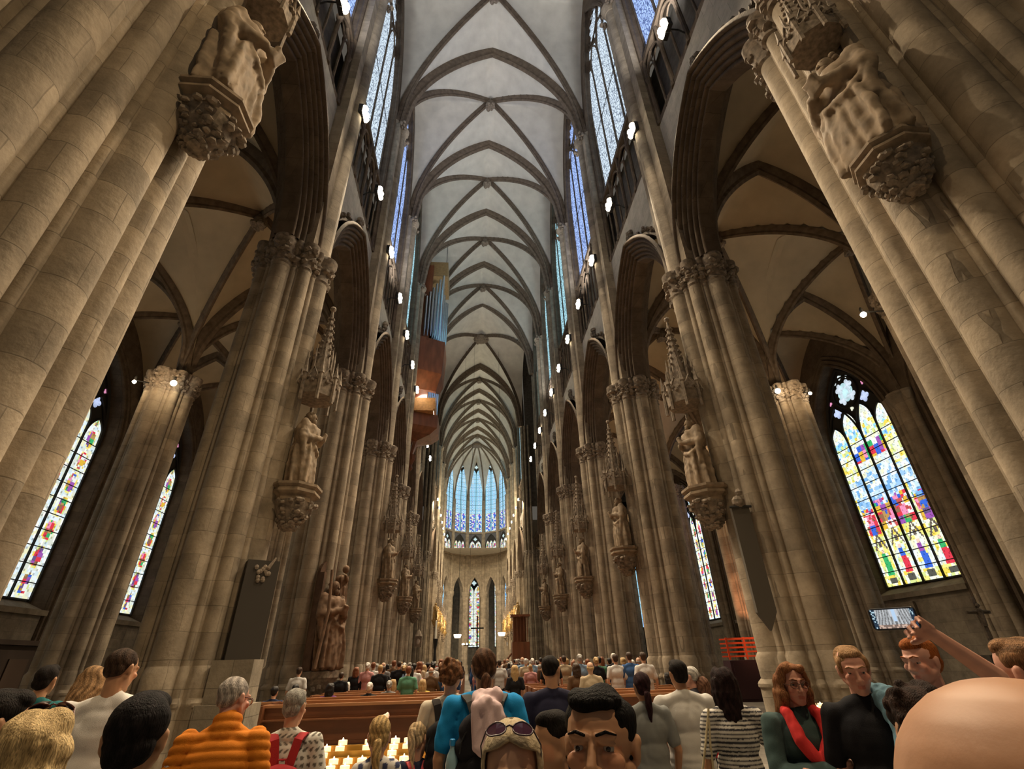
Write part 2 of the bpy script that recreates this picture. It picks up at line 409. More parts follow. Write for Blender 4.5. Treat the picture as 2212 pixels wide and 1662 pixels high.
# ---------------------------------------------------------------- windows
def hsh(*a): 
    x = math.sin(sum(v*k for v, k in zip(a, (12.9898, 78.233, 37.719, 4.581))))*43758.5453; return x - math.floor(x)
def glass_mat(name, es, base=None):
    m = bpy.data.materials.new(name); m.use_nodes = True; N = m.node_tree.nodes; L = m.node_tree.links; N.remove(N['Principled BSDF'])
    e = N.new('ShaderNodeEmission'); e.inputs[1].default_value = es
    if base is None:
        a = N.new('ShaderNodeAttribute'); a.attribute_name = 'tint'; L.new(a.outputs['Color'], e.inputs[0]); m.cycles.emission_sampling = 'NONE'
    else:
        tc = N.new('ShaderNodeTexCoord'); v = N.new('ShaderNodeTexVoronoi'); v.feature = 'DISTANCE_TO_EDGE'; v.inputs['Scale'].default_value = base[2]*.8
        mp = N.new('ShaderNodeMapping'); mp.inputs['Scale'].default_value = (1,1,.6); L.new(tc.outputs['Object'], mp.inputs[0]); L.new(mp.outputs[0], v.inputs['Vector'])
        r = N.new('ShaderNodeValToRGB'); r.color_ramp.elements[0].color = (*[c*.35 for c in base[1]],1); r.color_ramp.elements[1].color = (*base[0],1); r.color_ramp.elements[0].position = .03; r.color_ramp.elements[1].position = .16
        L.new(v.outputs['Distance'], r.inputs[0]); L.new(r.outputs[0], e.inputs[0])
    L.new(e.outputs[0], N['Material Output'].inputs[0]); return m
PAL = {
 'gold': [(.95,.85,.25),(.9,.7,.1),(1,1,.75),(.85,.95,.8),(.7,.8,.3)],
 'white': [(.85,.95,1),(.7,.85,.9),(1,1,.95),(.75,.8,.7),(.9,.9,.6)],
 'robe': [(.75,.05,.08),(.05,.15,.7),(.05,.45,.15),(.8,.5,.05),(.35,.1,.45),(.9,.3,.5),(.9,.9,.9)],
 'sky': [(.35,.6,.95),(.6,.8,1),(.85,.95,1),(.2,.45,.8)],
 'earth': [(.3,.15,.08),(.5,.3,.1),(.15,.1,.25),(.6,.1,.1)],
 'deep': [(.05,.1,.8),(.1,.2,.9),(.3,.1,.6),(.0,.3,.5)],
 'ice': [(.35,.75,1),(.55,.85,1),(.2,.5,1),(.85,.95,1)],
}
def pick(p, h): p = PAL[p]; return p[int(h*len(p)) % len(p)]
def paint(style, li, u, v, W, H):
    """colour of the glass at u (0..1 across the lancet), v metres above its foot; li = lancet"""
    x = u*W; f = v/H
    if style == 'ice':
        dx, dz = (x/W*2-.5) % 1 - .5, (v/.55) % 1 - .5
        r = math.hypot(dx, dz)
        c = (.75,.95,1) if .22 < r < .34 else ((.1,.35,.85) if r <= .22 else (.35,.7,.95))
        if f < .28: c = pick('white' if hsh(int(x*5), int(v*4), li) > .5 else 'deep', hsh(int(x*7), int(v*5), li+2))
        if u < .12 or u > .88: c = (.4,.8,1)
        return c
    cx, cz = int(x/.17 + hsh(int(v/.2), li)*.5), int(v/.2 + hsh(int(x/.2), li, 3)*.6)
    h = hsh(cx, cz, li); g = hsh(cx+7, cz+3, li)
    e = (math.sin(x*41+v*7)*math.sin(v*37-x*9))
    bd = u < .13 or u > .87
    if style == 'pale':
        blk = int(v/1.15); fig = math.exp(-((u-.5-.15*(hsh(blk,li)-.5))/.22)**2)*math.sin(min(1,(v/1.15) % 1)*PI)
        if bd: c = pick('white', h)
        elif fig > .38: c = pick('robe' if g > .2 else 'earth', hsh(blk, li, int((v % 1.15)/.30), int(u*4)))
        elif fig > .22: c = pick('gold', h)
        else: c = pick('white', g)
    else:
        if f < .055: c = (.1,.1,.08) if abs(u-.5) < .22 and .015 < f < .045 else pick('gold', h)
        elif f < .20:
            q = (f-.055)/.145; wd = .20-.08*q
            if q > .86 and abs(u-.5) < .07: c = (.9,.65,.5)
            elif abs(u-.5+.03*math.sin(v*5)) < wd and q < .86: c = PAL['robe'][[(2,2),(0,1),(1,4),(0,2)][li % 4][0 if q < .55 else 1]]
            elif bd: c = pick('white', g)
            else: c = pick('gold' if li in (0,) or g > .6 else 'white', h)
        elif f < .29:
            q = (f-.2)/.09; c = (.15,.12,.1) if abs(abs(u-.5)-(.36*(1-q))) < .05 or (abs(u-.5) < .08 and .2 < q < .5) else pick('gold', h)
        elif f < .52:
            q = (f-.29)/.23
            if bd and li in (0,3): c = pick('gold', h)
            elif q < .55: c = pick('robe' if g > .25 else 'earth', hsh(int(x/.33), int(v/.5), li))
            elif q < .7: c = pick('robe' if h > .4 else 'sky', g)
            else: c = pick('sky', h)
        elif f < .63: c = pick('sky' if g > .35 else 'white', h)
        elif f < .80:
            if li in (0,3): c = pick('gold' if g > .3 else 'white', h)
            else: c = pick('robe', hsh(int(x/.3), int(v/.45), li)) if .3 < (f-.63)/.17 < .85 else pick('white', h)
        elif f < .9: c = pick('ice' if g > .5 else 'gold', h)
        else: c = pick('white', h)
        if style == 'dusk' and f > .6: c = pick('deep', h)
    k = .55 if e > .72 else 1
    return tuple(a*k for a in c)
def make_window(name, W, H, style, es, nl=4, res=.1, simple=None, spring=None, rows=11, stonem='lead'):
    """in local XZ, sill at z=0, centred x=0, inside is -y; W,H whole opening incl. pointed head"""
    t = empty(name, kind='structure'); a = W/2; hh = W*.95 if spring is None else H-spring; hs = H-hh
    def half(z):   # half width of opening at height z
        if z <= hs: return a
        R = (a*a+hh*hh)/(2*a); q = R*R-(z-hs)**2; return max(math.sqrt(max(q,0))-(R-a), 0)
    pl = MB(); N_ = 24; zz = [H*i/N_ for i in range(N_+1)]; zz = sorted(zz+[hs])
    for y in (0.0, .12):
        for i in range(len(zz)-1):
            x0, x1 = half(zz[i]), half(zz[i+1]); pl.add([(-x0,y,zz[i]),(x0,y,zz[i]),(x1,y,zz[i+1]),(-x1,y,zz[i+1])], [(0,1,2,3)])
    obj('tracery_plate', pl, M[stonem], t)
    lw = W/nl; m_ = .045 if simple is None else .06; G = MB(); cols = []
    gw = lw-2*m_
    def lance(x0, zb, zt, li):
        ah = gw*.9; nv = max(2, int((zt-zb)/res)); nu = max(2, int(gw/res)) if simple is None else 2
        zs_ = [zb+(zt-zb)*i/nv for i in range(nv+1)]; b0 = len(G.v); V = []; R = ((gw/2)**2+ah*ah)/gw
        if simple is not None: zs_ = [zb, zt-ah] + [zt-ah+ah*i/5 for i in range(1,6)]
        for z in zs_:
            hw = gw/2 if z <= zt-ah else max(math.sqrt(max(R*R-(z-zt+ah)**2,0))-(R-gw/2), .004)
            for j in range(nu+1): V.append((x0-hw+2*hw*j/nu, -.02, z))
        if simple is None:      # one colour per little pane: split vertices
            for i in range(len(zs_)-1):
                for j in range(nu):
                    q = i*(nu+1)+j; G.add([V[q],V[q+1],V[q+nu+2],V[q+nu+1]], [(0,1,2,3)])
                    c = paint(style, li, (j+.5)/nu, (zs_[i]+zs_[i+1])/2-zb, gw, zt-zb if style != 'x' else H); cols.extend([(*c,1)]*4)
        else:
            F = [(i*(nu+1)+j, i*(nu+1)+j+1, (i+1)*(nu+1)+j+1, (i+1)*(nu+1)+j) for i in range(len(zs_)-1) for j in range(nu)]
            G.add(V, F)
    tops = []
    for li in range(nl):
        x0 = -a + lw*(li+.5); edge = abs(x0)+gw/2
        zt = hs + (hh*.30 if nl >= 4 and li in (0, nl-1) else hh*.42)
        if nl in (2,3): zt = hs+hh*.5
        if nl == 1: zt = H-.1
        lance(x0, .08, zt, li); tops.append(zt)
    def foil(x0, z0, r, nf, col):
        n = 32; P = []
        for i in range(n):
            th = 2*PI*i/n; rr = r*(.62+.38*abs(math.cos(nf*th/2))); P.append((x0+rr*math.cos(th), -.02, z0+rr*math.sin(th)))
        b = [(x0,-.02,z0)] + P
        G.add(b, [(0, i+1, (i+1) % n+1) for i in range(n)]); cols.extend([(*col,1)] + [(*[c*(.5+.5*hsh(i,x0)) for c in col],1) for i in range(n)])
    if nl >= 4:
        foil(0, hs+hh*.66, W*.125, 4, (.6,.9,.95))
        for q in range(4):
            foil(W*.098*math.cos(q*PI/2+.78), hs+hh*.66+W*.098*math.sin(q*PI/2+.78), W*.075, 4, (.7,.8,.9))
        for s_ in (1,-1): foil(s_*W*.235, hs+hh*.47, W*.072, 4, (.6,.7,1)); foil(s_*W*.29, hs+hh*.64, W*.03, 3, (.8,.3,.5))
        foil(0, hs+hh*.88, W*.035, 3, (.8,.9,.9)); foil(0, hs+hh*.42, W*.03, 3, (.9,.9,.7))
        for s_ in (1,-1): foil(s_*W*.1, hs+hh*.84, W*.02, 3, (.8,.9,.9))
    elif nl == 2: foil(0, hs+hh*.66, W*.15, 4, (.7,.9,.9))
    if simple is None: G.c = cols
    elif True: pass
    obj('glass', G, simple or GM[es], t)
    mu = MB()
    for li in range(nl+1):
        x = -a+lw*li; wd = .11 if li in (0,nl) or (nl == 4 and li == 2) else .07; zt = hs if li in (0,nl) else hs+hh*.28
        mu.box((x,-.045,zt/2), (wd*.85,.11,zt))
    for li in range(nl):
        x0 = -a+lw*(li+.5); 
        for s_ in (1,-1): mu.tube([(x0+s_*x,-.06,tops[li]-gw*.9+z) for x, z in arc(gw/2+.03, gw*.9+.04, 6)], .05, 5)
    for s_ in (1,-1): mu.tube([(s_*x,-.06,hs+z) for x, z in arc(a, hh, 12)], .11, 6)
    if nl >= 4:
        for s_ in (1,-1):
            for c in (1,-1): mu.tube([(c*a/2+s_*x,-.07,hs+z) for x, z in arc(a/2, hh*.56, 8)], .055, 5)
        mu.tube([(W*.2*math.cos(q*PI/12),-.07,hs+hh*.66+W*.2*math.sin(q*PI/12)) for q in range(25)], .05, 5)
    obj('mullion', mu, M[stonem], t)
    sb = MB()
    for k in range(1, rows): sb.box((0,-.045,hs*1.1*k/rows), (W,.03,.035))
    obj('saddle_bar', sb, M['iron'], t)
    return t
GM = {1: glass_mat('stained_glass_right', 1.15), 2: glass_mat('stained_glass_left', 1.0), 3: glass_mat('stained_glass_apse', .95)}
CG = {'a': glass_mat('clerestory_glass_white', 1.15, ((.75,.88,1.0),(.40,.50,.66),9)), 'b': glass_mat('clerestory_glass_blue', 1.25, ((.42,.58,1.0),(.20,.30,.75),9)),
      'c': glass_mat('clerestory_glass_teal', 1.15, ((.5,.85,.95),(.22,.45,.58),9))}
# clerestory: a window in each bay, left and right
wn = 0; cw = {}
for sx, nm in ((-1,'left'), (1,'right')):
    for i, y in enumerate(BAYS + CBAYS):
        key = 'b' if (sx > 0 and i in (0,2)) or (sx < 0 and i in (0,2)) else ('a' if i == 1 else 'c')
        wn += 1
        t = make_window(f'window_{wn}', 5.55, ZV-1.45-ZW-.1, 'x', 0, simple=CG[key], stonem='arch', rows=2) if key not in cw else copytree(cw[key])
        cw.setdefault(key, t); t.name = f'window_{wn}'
        t.location = (sx*(PX+.05), y, ZW+.2); t.rotation_euler = (0,0,-sx*PI/2)
        t['label'] = f'tall four-light clerestory window in the {ORD[i] if i < 6 else ORD[i-6]} {"nave" if i < 6 else "choir"} bay on the {nm}'; t['category'] = 'window'
# outer aisle walls with great stained windows
def make_outer(sx):
    t = empty('wall_outer_left' if sx < 0 else 'wall_outer_right', kind='structure'); n = -sx
    W_, zs_, H_ = 4.6, 4.4, 11.7; a = W_/2; hh = W_*.95; hs = zs_+H_-hh; mb = MB()
    jb = [(a+.25, zs_-.3), (a+.25, hs)] + [(y, hs+z) for y, z in arc(a+.25, hh+.25, 12)]
    for s_ in (1,-1):
        strip_up(mb, 0, jb[1:], 20, s_); mb.add([(0,s_*(a+.25),0),(0,s_*3.7,0),(0,s_*3.7,20),(0,s_*(a+.25),20)], [(0,1,2,3)])
        for i in range(len(jb)-1):
            (y0,z0),(y1,z1) = jb[i], jb[i+1]; kk = a/(a+.25)
            mb.add([(0,s_*y0,z0),(0,s_*y1,z1),(-n*.7,s_*y1*kk,z1),(-n*.7,s_*y0*kk,z0)], [(0,1,2,3)])
        for q, r in ((.36,.1),(.6,.14),(.88,.1)):
            mb.tube([(n*.02, s_*(a+q), 0), (n*.02, s_*(a+q), hs)] + [(n*.02, s_*y, hs+z) for y, z in arc(a+q, hh+q, 10)], r, 6)
    obj('wall_face', mb, M['arch'], t, smooth='auto')
    d = MB(); d.add([(0,-a-.25,0),(0,a+.25,0),(0,a+.25,zs_-.3),(0,-a-.25,zs_-.3)], [(0,1,2,3)])
    d.add([(0,-a-.25,zs_-.3),(0,a+.25,zs_-.3),(-n*.7,a,zs_+.05),(-n*.7,-a,zs_+.05)], [(0,1,2,3)])
    d.box((n*.06,0,zs_-.42), (.24,5.3,.22))
    obj('dado', d, M['wall'], t)
    r = MB()
    for yy, rr in ((-3.7,.32),(-3.3,.18),(-4.1,.18),(-2.98,.13)):
        r.lathe((n*.18, yy, 0), [(rr*1.6,0),(rr*1.5,1.1),(rr*1.1,1.3),(rr,1.5),(rr,ZC-.3),(rr*1.1,ZC-.2),(rr*1.6,ZC+.2),(rr*1.7,ZC+.5)], 12)
    obj('wall_shaft', r, M['pier'], t, smooth='auto')
    return t
ow = {}
styles = {(-1,1):('pale',2,.095),(-1,2):('pale',2,.095),(-1,3):('pale',2,.095),(1,2):('saints',1,.062),(1,3):('dusk',1,.09),(1,5):('pale',1,.12),(1,4):('saints',1,.12)}
for sx, nm in ((-1,'left'), (1,'right')):
    for i, y in enumerate(BAYS):
        t = make_outer(sx) if sx not in ow else copytree(ow[sx]); ow.setdefault(sx, t); t.location = (sx*WX, y, 0)
        t['label'] = f'{ORD[i]} bay of the outer {nm} aisle wall below and around its window'; t['category'] = 'wall'
        wn += 1; st_, g_, rs = styles.get((sx,i), ('pale',2,.2))
        t = make_window(f'window_{wn}', 4.6, 11.7, st_, g_, res=rs); t.location = (sx*(WX+.6), y, 4.45); t.rotation_euler = (0,0,-sx*PI/2)
        t['label'] = f'coloured stained glass aisle window with pointed tracery, {ORD[i]} bay on the {nm}'; t['category'] = 'window'
# ---------------------------------------------------------------- floor, roof over the aisles, transept
fl = MB().box((0,55,-.15), (90,140,.3)); o = obj('floor', fl, M['floor']); o['kind'] = 'structure'
def panel(V, F):
    o = obj('wall_transept', MB().add(V, F), M['dark']); o['kind'] = 'structure'; return o  # walls coloured dark so the transept looks unlit
for sx in (-1,1):
    panel([(sx*34,47,0),(sx*34,63.6,0),(sx*34,63.6,44),(sx*34,47,44)], [(0,1,2,3)])
    panel([(sx*7,47.9,43.5),(sx*34,47.9,43.5),(sx*34,62.7,43.5),(sx*7,62.7,43.5)], [(0,1,2,3)])
    panel([(sx*6.7,47.9,19.4),(sx*34,47.9,19.4),(sx*34,47.9,44),(sx*6.7,47.9,44)], [(0,1,2,3)])
    panel([(sx*6.5,62.7,19.4),(sx*34,62.7,19.4),(sx*34,62.7,44),(sx*6.5,62.7,44)], [(0,1,2,3)])
    panel([(sx*14.3,62.7,0),(sx*34,62.7,0),(sx*34,62.7,20),(sx*14.3,62.7,20)], [(0,1,2,3)])
    panel([(sx*14.3,62.7,0),(sx*14.3,95,0),(sx*14.3,95,20),(sx*14.3,62.7,20)], [(0,1,2,3)])
    panel([(sx*21.2,47.9,0),(sx*34,47.9,0),(sx*34,47.9,20),(sx*21.2,47.9,20)], [(0,1,2,3)])
    panel([(sx*FX,-3,19.6),(sx*22,-3,19.6),(sx*22,48,19.6),(sx*FX,48,19.6)], [(0,1,2,3)])
    panel([(sx*(FX+.8),-4,0),(sx*30,-4,0),(sx*30,-4,45),(sx*(FX+.8),-4,45)], [(0,1,2,3)])
    panel([(sx*21.3,-4,0),(sx*21.3,3.5,0),(sx*21.3,3.5,20),(sx*21.3,-4,20)], [(0,1,2,3)])
wb = MB(); wb.add([(-6.5,-4,ZV+.6),(6.5,-4,ZV+.6),(6.5,3.6,ZV+.6),(-6.5,3.6,ZV+.6)], [(0,1,2,3)])
for sx in (-1,1): wb.add([(sx*6.45,-4,12),(sx*6.45,3.6,12),(sx*6.45,3.6,ZV+.6),(sx*6.45,-4,ZV+.6)], [(0,1,2,3)])
o = obj('wall_tower', wb, M['wall']); o['kind'] = 'structure'
for sx, nm in ((-1,'left'), (1,'right')):
    for k, xx in enumerate((19.5, 25.5)):
        wn += 1; t = make_window(f'window_{wn}', 4.6, 13, 'ice', 3, res=.2, nl=4); t.location = (sx*xx, 62.4, 4.8)
        t['label'] = f'blue stained window of the transept on the {nm}, {["nearer","farther from"][k]} the nave axis'; t['category'] = 'window'
# ---------------------------------------------------------------- apse: sides of a twelve-sided figure
AC = CY[4]; AR = FX+.15
seg = AR*2*math.sin(PI/12); apo = AR*math.cos(PI/12)
aw = MB(); atr = MB(); ap = MB()
for k in range(-3, 4):
    th = PI/2 - k*PI/6; nx, ny = math.cos(th), math.sin(th); tx, ty = -ny, nx
    def P_(u, z, d=0): return ((apo+d)*nx + tx*u, AC + (apo+d)*ny + ty*u, z)
    sw = seg/2; a = sw-.28; H_ = ZV-2.2-ZW
    # upper wall: reveal strips around window and arch opening below
    for s_ in (1,-1):
        jb = [(a, ZW)] + [(a, ZV-5)] + [(y, ZV-5+z) for y, z in arc(a, 3.1, 8)]
        for i in range(len(jb)-1):
            aw.add([P_(s_*jb[i][0],jb[i][1]),P_(s_*jb[i+1][0],jb[i+1][1]),P_(s_*jb[i+1][0],ZV+1),P_(s_*jb[i][0],ZV+1)], [(0,1,2,3)])
            aw.add([P_(s_*jb[i][0],jb[i][1]),P_(s_*jb[i+1][0],jb[i+1][1]),P_(s_*jb[i+1][0],jb[i+1][1],.4),P_(s_*jb[i][0],jb[i][1],.4)], [(0,1,2,3)])
        aw.add([P_(s_*a,ZW),P_(s_*sw,ZW),P_(s_*sw,ZV+1),P_(s_*a,ZV+1)], [(0,1,2,3)])
        lo = [(1.05,0)] + [(1.05, 13)] + [(y, 13+z) for y, z in arc(1.05, 2.9, 8)]
        for i in range(len(lo)-1):
            aw.add([P_(s_*lo[i][0],lo[i][1]),P_(s_*lo[i+1][0],lo[i+1][1]),P_(s_*lo[i+1][0],ZT),P_(s_*lo[i][0],ZT)], [(0,1,2,3)])
            aw.add([P_(s_*lo[i][0],lo[i][1]),P_(s_*lo[i+1][0],lo[i+1][1]),P_(s_*lo[i+1][0]*.9,lo[i+1][1],1),P_(s_*lo[i][0]*.9,lo[i][1],1)], [(0,1,2,3)])
        aw.add([P_(s_*1.05,13),P_(s_*sw,13),P_(s_*sw,ZT),P_(s_*1.05,ZT)], [(0,1,2,3)])
        for q, r in ((sw,.2),(sw-.26,.1)):
            x, y, _ = P_(s_*q, 0, -.12); ap.lathe((x,y,0), [(r*1.5,0),(r*1.4,1.2),(r,1.5),(r,ZS)], 8)
        x, y, _ = P_(s_*sw, 0, .35); ap.lathe((x,y,0), [(.75,0),(.7,1.2),(.6,1.5),(.6,12.2),(.8,12.8),(.8,13.3)], 16)
        # triforium opening 4 lights: jambs
        aw.add([P_(s_*(a-.1),ZT),P_(s_*sw,ZT),P_(s_*sw,ZW),P_(s_*(a-.1),ZW)], [(0,1,2,3)])
    for z in (ZT, ZW-.1):
        aw.add([P_(-sw,z,-.25),P_(sw,z,-.25),P_(sw,z+.3,-.25),P_(-sw,z+.3,-.25)], [(0,1,2,3)])
        aw.add([P_(-sw,z,-.25),P_(sw,z,-.25),P_(sw,z,.3),P_(-sw,z,.3)], [(0,1,2,3)])
    wn += 1; t = make_window(f'window_{wn}', 2*a, ZV-2-ZW-.1, 'ice', 3, nl=2, res=.14, spring=ZV-5-ZW-.1, rows=14)
    x, y, _ = P_(0,0,.2); t.location = (x,y,ZW+.1); t.rotation_euler = (0,0,th-PI/2)
    t['label'] = f'tall blue apse window, number {k+4} of the seven from the left'; t['category'] = 'window'
    wn += 1; t = make_window(f'window_{wn}', 2*a-.3, 3.9, 'pale', 3, nl=2 if k % 2 == 0 else 3, res=.16, rows=3)
    t.location = (x,y,ZT+.25); t.rotation_euler = (0,0,th-PI/2)
    t['label'] = f'small glazed triforium opening below apse window {k+4} from the left'; t['category'] = 'window'
    if abs(k) < 3:
        wn += 1; t = make_window(f'window_{wn}', 3.3, 13.2, 'ice' if k else 'pale', 3, nl=2, res=.16)
        t.location = (18.6*nx, AC+18.6*ny, 4.4); t.rotation_euler = (0,0,th-PI/2)
        t['label'] = f'lower chapel window seen through the apse arcade, {["far left","left","middle","right","far right"][k+2]}'; t['category'] = 'window'
        if abs(k) == 1:
            for q, (wx, st2, ww) in enumerate(((-5.6,'pale',1.5),(-2.9,'ice',1.5))):
                wn += 1; t = make_window(f'window_{wn}', ww, 13.0, st2, 3, nl=1 if q else 2, res=.16); u_ = -k*wx*-1
                t.location = (18.5*nx + tx*k*-wx*1.0, AC+18.5*ny + ty*k*-wx, 4.4); t.rotation_euler = (0,0,th-PI/2); t['label'] = f'slender {["pale","blue"][q]} chapel window behind the apse on the {"left" if k < 0 else "right"}'; t['category'] = 'window'
        cw_ = MB(); R_ = 18.8; half = R_*math.tan(PI/12)
        def Q_(u, z): return (R_*nx - ny*u, AC+R_*ny + nx*u, z)
        cw_.add([Q_(-half,0),Q_(half,0),Q_(half,20),Q_(-half,20)], [(0,1,2,3)]); o = obj('wall_chapel', cw_, M['wall']); o['kind'] = 'structure'
        o['label'] = f'wall of the {["far left","left","middle","right","far right"][k+2]} ambulatory chapel behind the apse'
o = obj('wall_apse', aw, M['pier']); o['kind'] = 'structure'; o['label'] = 'many-sided stone end wall of the choir'
o = obj('trim_1', ap, M['pier'], smooth='auto'); o['kind'] = 'structure'
# apse vault: ribs radiating from a boss
vb = MB(); rb = MB(); BZ = ZV; Bc = Vector((0, AC+.4, 0))
NV = 10
for k in range(-3, 4):
    th = PI/2 - k*PI/6
    for e in (0,):
        t0, t1 = th-PI/12, th+PI/12; rows = []
        for i in range(NV+1):
            q = 1-i/NV; row = []
            for j in range(9):
                s_ = j/8; c = Vector((AR*math.cos(t0)*(1-s_)+AR*math.cos(t1)*s_, AC+AR*math.sin(t0)*(1-s_)+AR*math.sin(t1)*s_, 0))
                m_ = q*(abs(2*s_-1)**1.0*1.0) if False else q
                zr = ZS+A(q, AR, ZV-ZS)+.3; zw = ZV+.2 - 1.6*(2*abs(s_-.5))**1.5*q*0 
                mix = (2*abs(s_-.5))**1.2
                row.append((Bc.lerp(c, q).x, Bc.lerp(c, q).y, zr*mix + max(zr, ZV-.5-1.2*q)*(1-mix)))
            rows.append(row)
        vb.rings(rows, close=False)
    for tt in (th-PI/12,) + ((th+PI/12,) if k == -3 else ()):
        c = Vector((AR*math.cos(tt), AC+AR*math.sin(tt), 0)); P = []
        for i in range(15): q = 1-i/14; p = Bc.lerp(c, q); P.append((p.x, p.y, ZS+A(q, AR, ZV-ZS)+.2))
        rb.tube(P, .17, 6)
rb.lathe((0,AC+.4,ZV-.4), [(.3,-.3),(.9,-.2),(1.0,.1),(.8,.4)], 12)
t = empty('ceiling_apse', kind='structure'); t['label'] = 'umbrella vault of the apse with ribs meeting at a boss'
obj('vault_web', vb, M['web'], t, smooth='auto'); obj('rib', rb, M['rib'], t, smooth='auto')
amb = MB().add([(-20,AC-1,20),(20,AC-1,20),(20,AC+20,20),(-20,AC+20,20)], [(0,1,2,3)]); o = obj('ceiling_ambulatory', amb, M['web']); o['kind'] = 'structure'

# ---------------------------------------------------------------- lamps
bulb_m = mat('lamp_bulb', (1,1,1), emit=(1,.86,.62), es=40); bulb_m.cycles.emission_sampling = 'NONE'
def light(name, loc, kind, e, col, size=.1, aim=None, ang=1.6, parent=None, blend=.6):
    d = bpy.data.lights.new(name, kind); d.energy = e; d.color = col; d.shadow_soft_size = size
    o = bpy.data.objects.new(name, d); COL.objects.link(o); o.location = loc
    if kind == 'SPOT': d.spot_size = ang; d.spot_blend = blend
    if aim is not None: o.rotation_euler = (Vector(aim)-Vector(loc)).to_track_quat('-Z','Y').to_euler()
    if parent: o.parent = parent; 
    return o
def make_spot(sx, k=1.0):
    t = empty('floodlight'); n = -sx
    h = MB(); g = MB()
    for y in (-.11,.11):
        for z in (-.1,.1): h.box((-n*.08,y*1.3,z*1.3), (.16,.25,.22)); g.ell((n*.05,y*1.25,z*1.3), (.125,.125,.115), 6)
    obj('housing', h, M['iron'], t); obj('bulb', g, bulb_m, t)
    obj('bracket', MB().tube([(-n*.78,0,-.25),(-n*.5,0,0),(n*.0,0,0)], .03, 6), M['iron'], t)
    return t
sp = {-1: make_spot(-1), 1: make_spot(1)}; used = {}
for sx, nm in ((-1,'left'), (1,'right')):
    for i in range(12):
        y = Y0-LB+LB/2*i; c = sp[sx] if sx not in used else copytree(sp[sx]); used[sx] = 1
        c.location = (sx*5.42, y, 20.5)
        tag(c, f'{ORD[i]} bright four-bulb floodlight along the {nm} triforium ledge', 'lamp', 'floodlights along the triforium')
        light('floodlight_beam', (sx*5.2, y-.25, 20.45), 'SPOT', 3700, (1,.79,.53), .12, (-sx*3.5, y-7, 0), 1.35)
    light('floodlight_beam', (sx*4.2, -2.5, 20.4), 'SPOT', 4200 if sx > 0 else 1600, (1,.72,.40), .15, (-sx*4.5, 3.5, 3), 1.1)  # added warm fill from behind the camera for the near piers, no fixture
    for y in BAYS[::2]: light('vault_fill_light', (sx*5.4, y, 20.8), 'SPOT', 2100, (1,.97,.94), .2, (-sx*2, y+1, 41), 1.9)  # added neutral fill aimed at the vault, apart from the ledge floodlights
    for i in range(8):
        y = CY[0]+4.2*i*.95; c = copytree(sp[sx], scale=(.95,.6,.6)); c.location = (sx*5.42, y, 20.5)
        tag(c, f'{ORD[i]} small floodlight in the choir row on the {nm}', 'lamp', 'floodlights in the choir')
        if i % 2 == 0: light('floodlight_beam', (sx*5.6, y, 20.4), 'SPOT', 6000, (1,.82,.58), .12, (sx*1, y+2, 0), 2.4)













# ---------------------------------------------------------------- people
def tmat(name, rough=.55, sss=0, bump=0, bs=60, spec=.35):
    m = mat(name, (.5,.4,.3), rough, sss=sss, bump=bump, nscale=bs, spec=spec); N = m.node_tree.nodes; L = m.node_tree.links
    a = N.new('ShaderNodeAttribute'); a.attribute_name = 'tint'; b = N['Principled BSDF']
    for l in list(b.inputs['Base Color'].links): L.remove(l)
    L.new(a.outputs['Color'], b.inputs['Base Color']); return m
SKIN = tmat('skin', .48, .08, .02, 260); CLOTH = tmat('cloth', .85, 0, .25, 320, .15); HAIR = tmat('hair', .72, 0, .0, 100, .12)
def hair_strands():
    nt = HAIR.node_tree; N = nt.nodes; L = nt.links; b = N['Principled BSDF']; tc = N.new('ShaderNodeTexCoord'); mp = N.new('ShaderNodeMapping'); mp.inputs['Scale'].default_value = (9,9,1.2)
    n = N.new('ShaderNodeTexNoise'); n.inputs['Scale'].default_value = 28; n.inputs['Detail'].default_value = 3; bp = N.new('ShaderNodeBump'); bp.inputs['Strength'].default_value = .9; bp.inputs['Distance'].default_value = .008
    L.new(tc.outputs['Object'], mp.inputs[0]); L.new(mp.outputs[0], n.inputs['Vector']); L.new(n.outputs[0], bp.inputs['Height']); L.new(bp.outputs[0], b.inputs['Normal'])
    a = [x for x in N if x.type == 'ATTRIBUTE'][0]; r = N.new('ShaderNodeMapRange'); r.inputs[1].default_value = .35; r.inputs[2].default_value = .65; r.inputs[3].default_value = .55; r.inputs[4].default_value = 1.35; L.new(n.outputs[0], r.inputs[0])
    s = N.new('ShaderNodeVectorMath'); s.operation = 'SCALE'; L.new(a.outputs['Color'], s.inputs[0]); L.new(r.outputs[0], s.inputs['Scale']); L.new(s.outputs[0], b.inputs['Base Color'])
hair_strands()
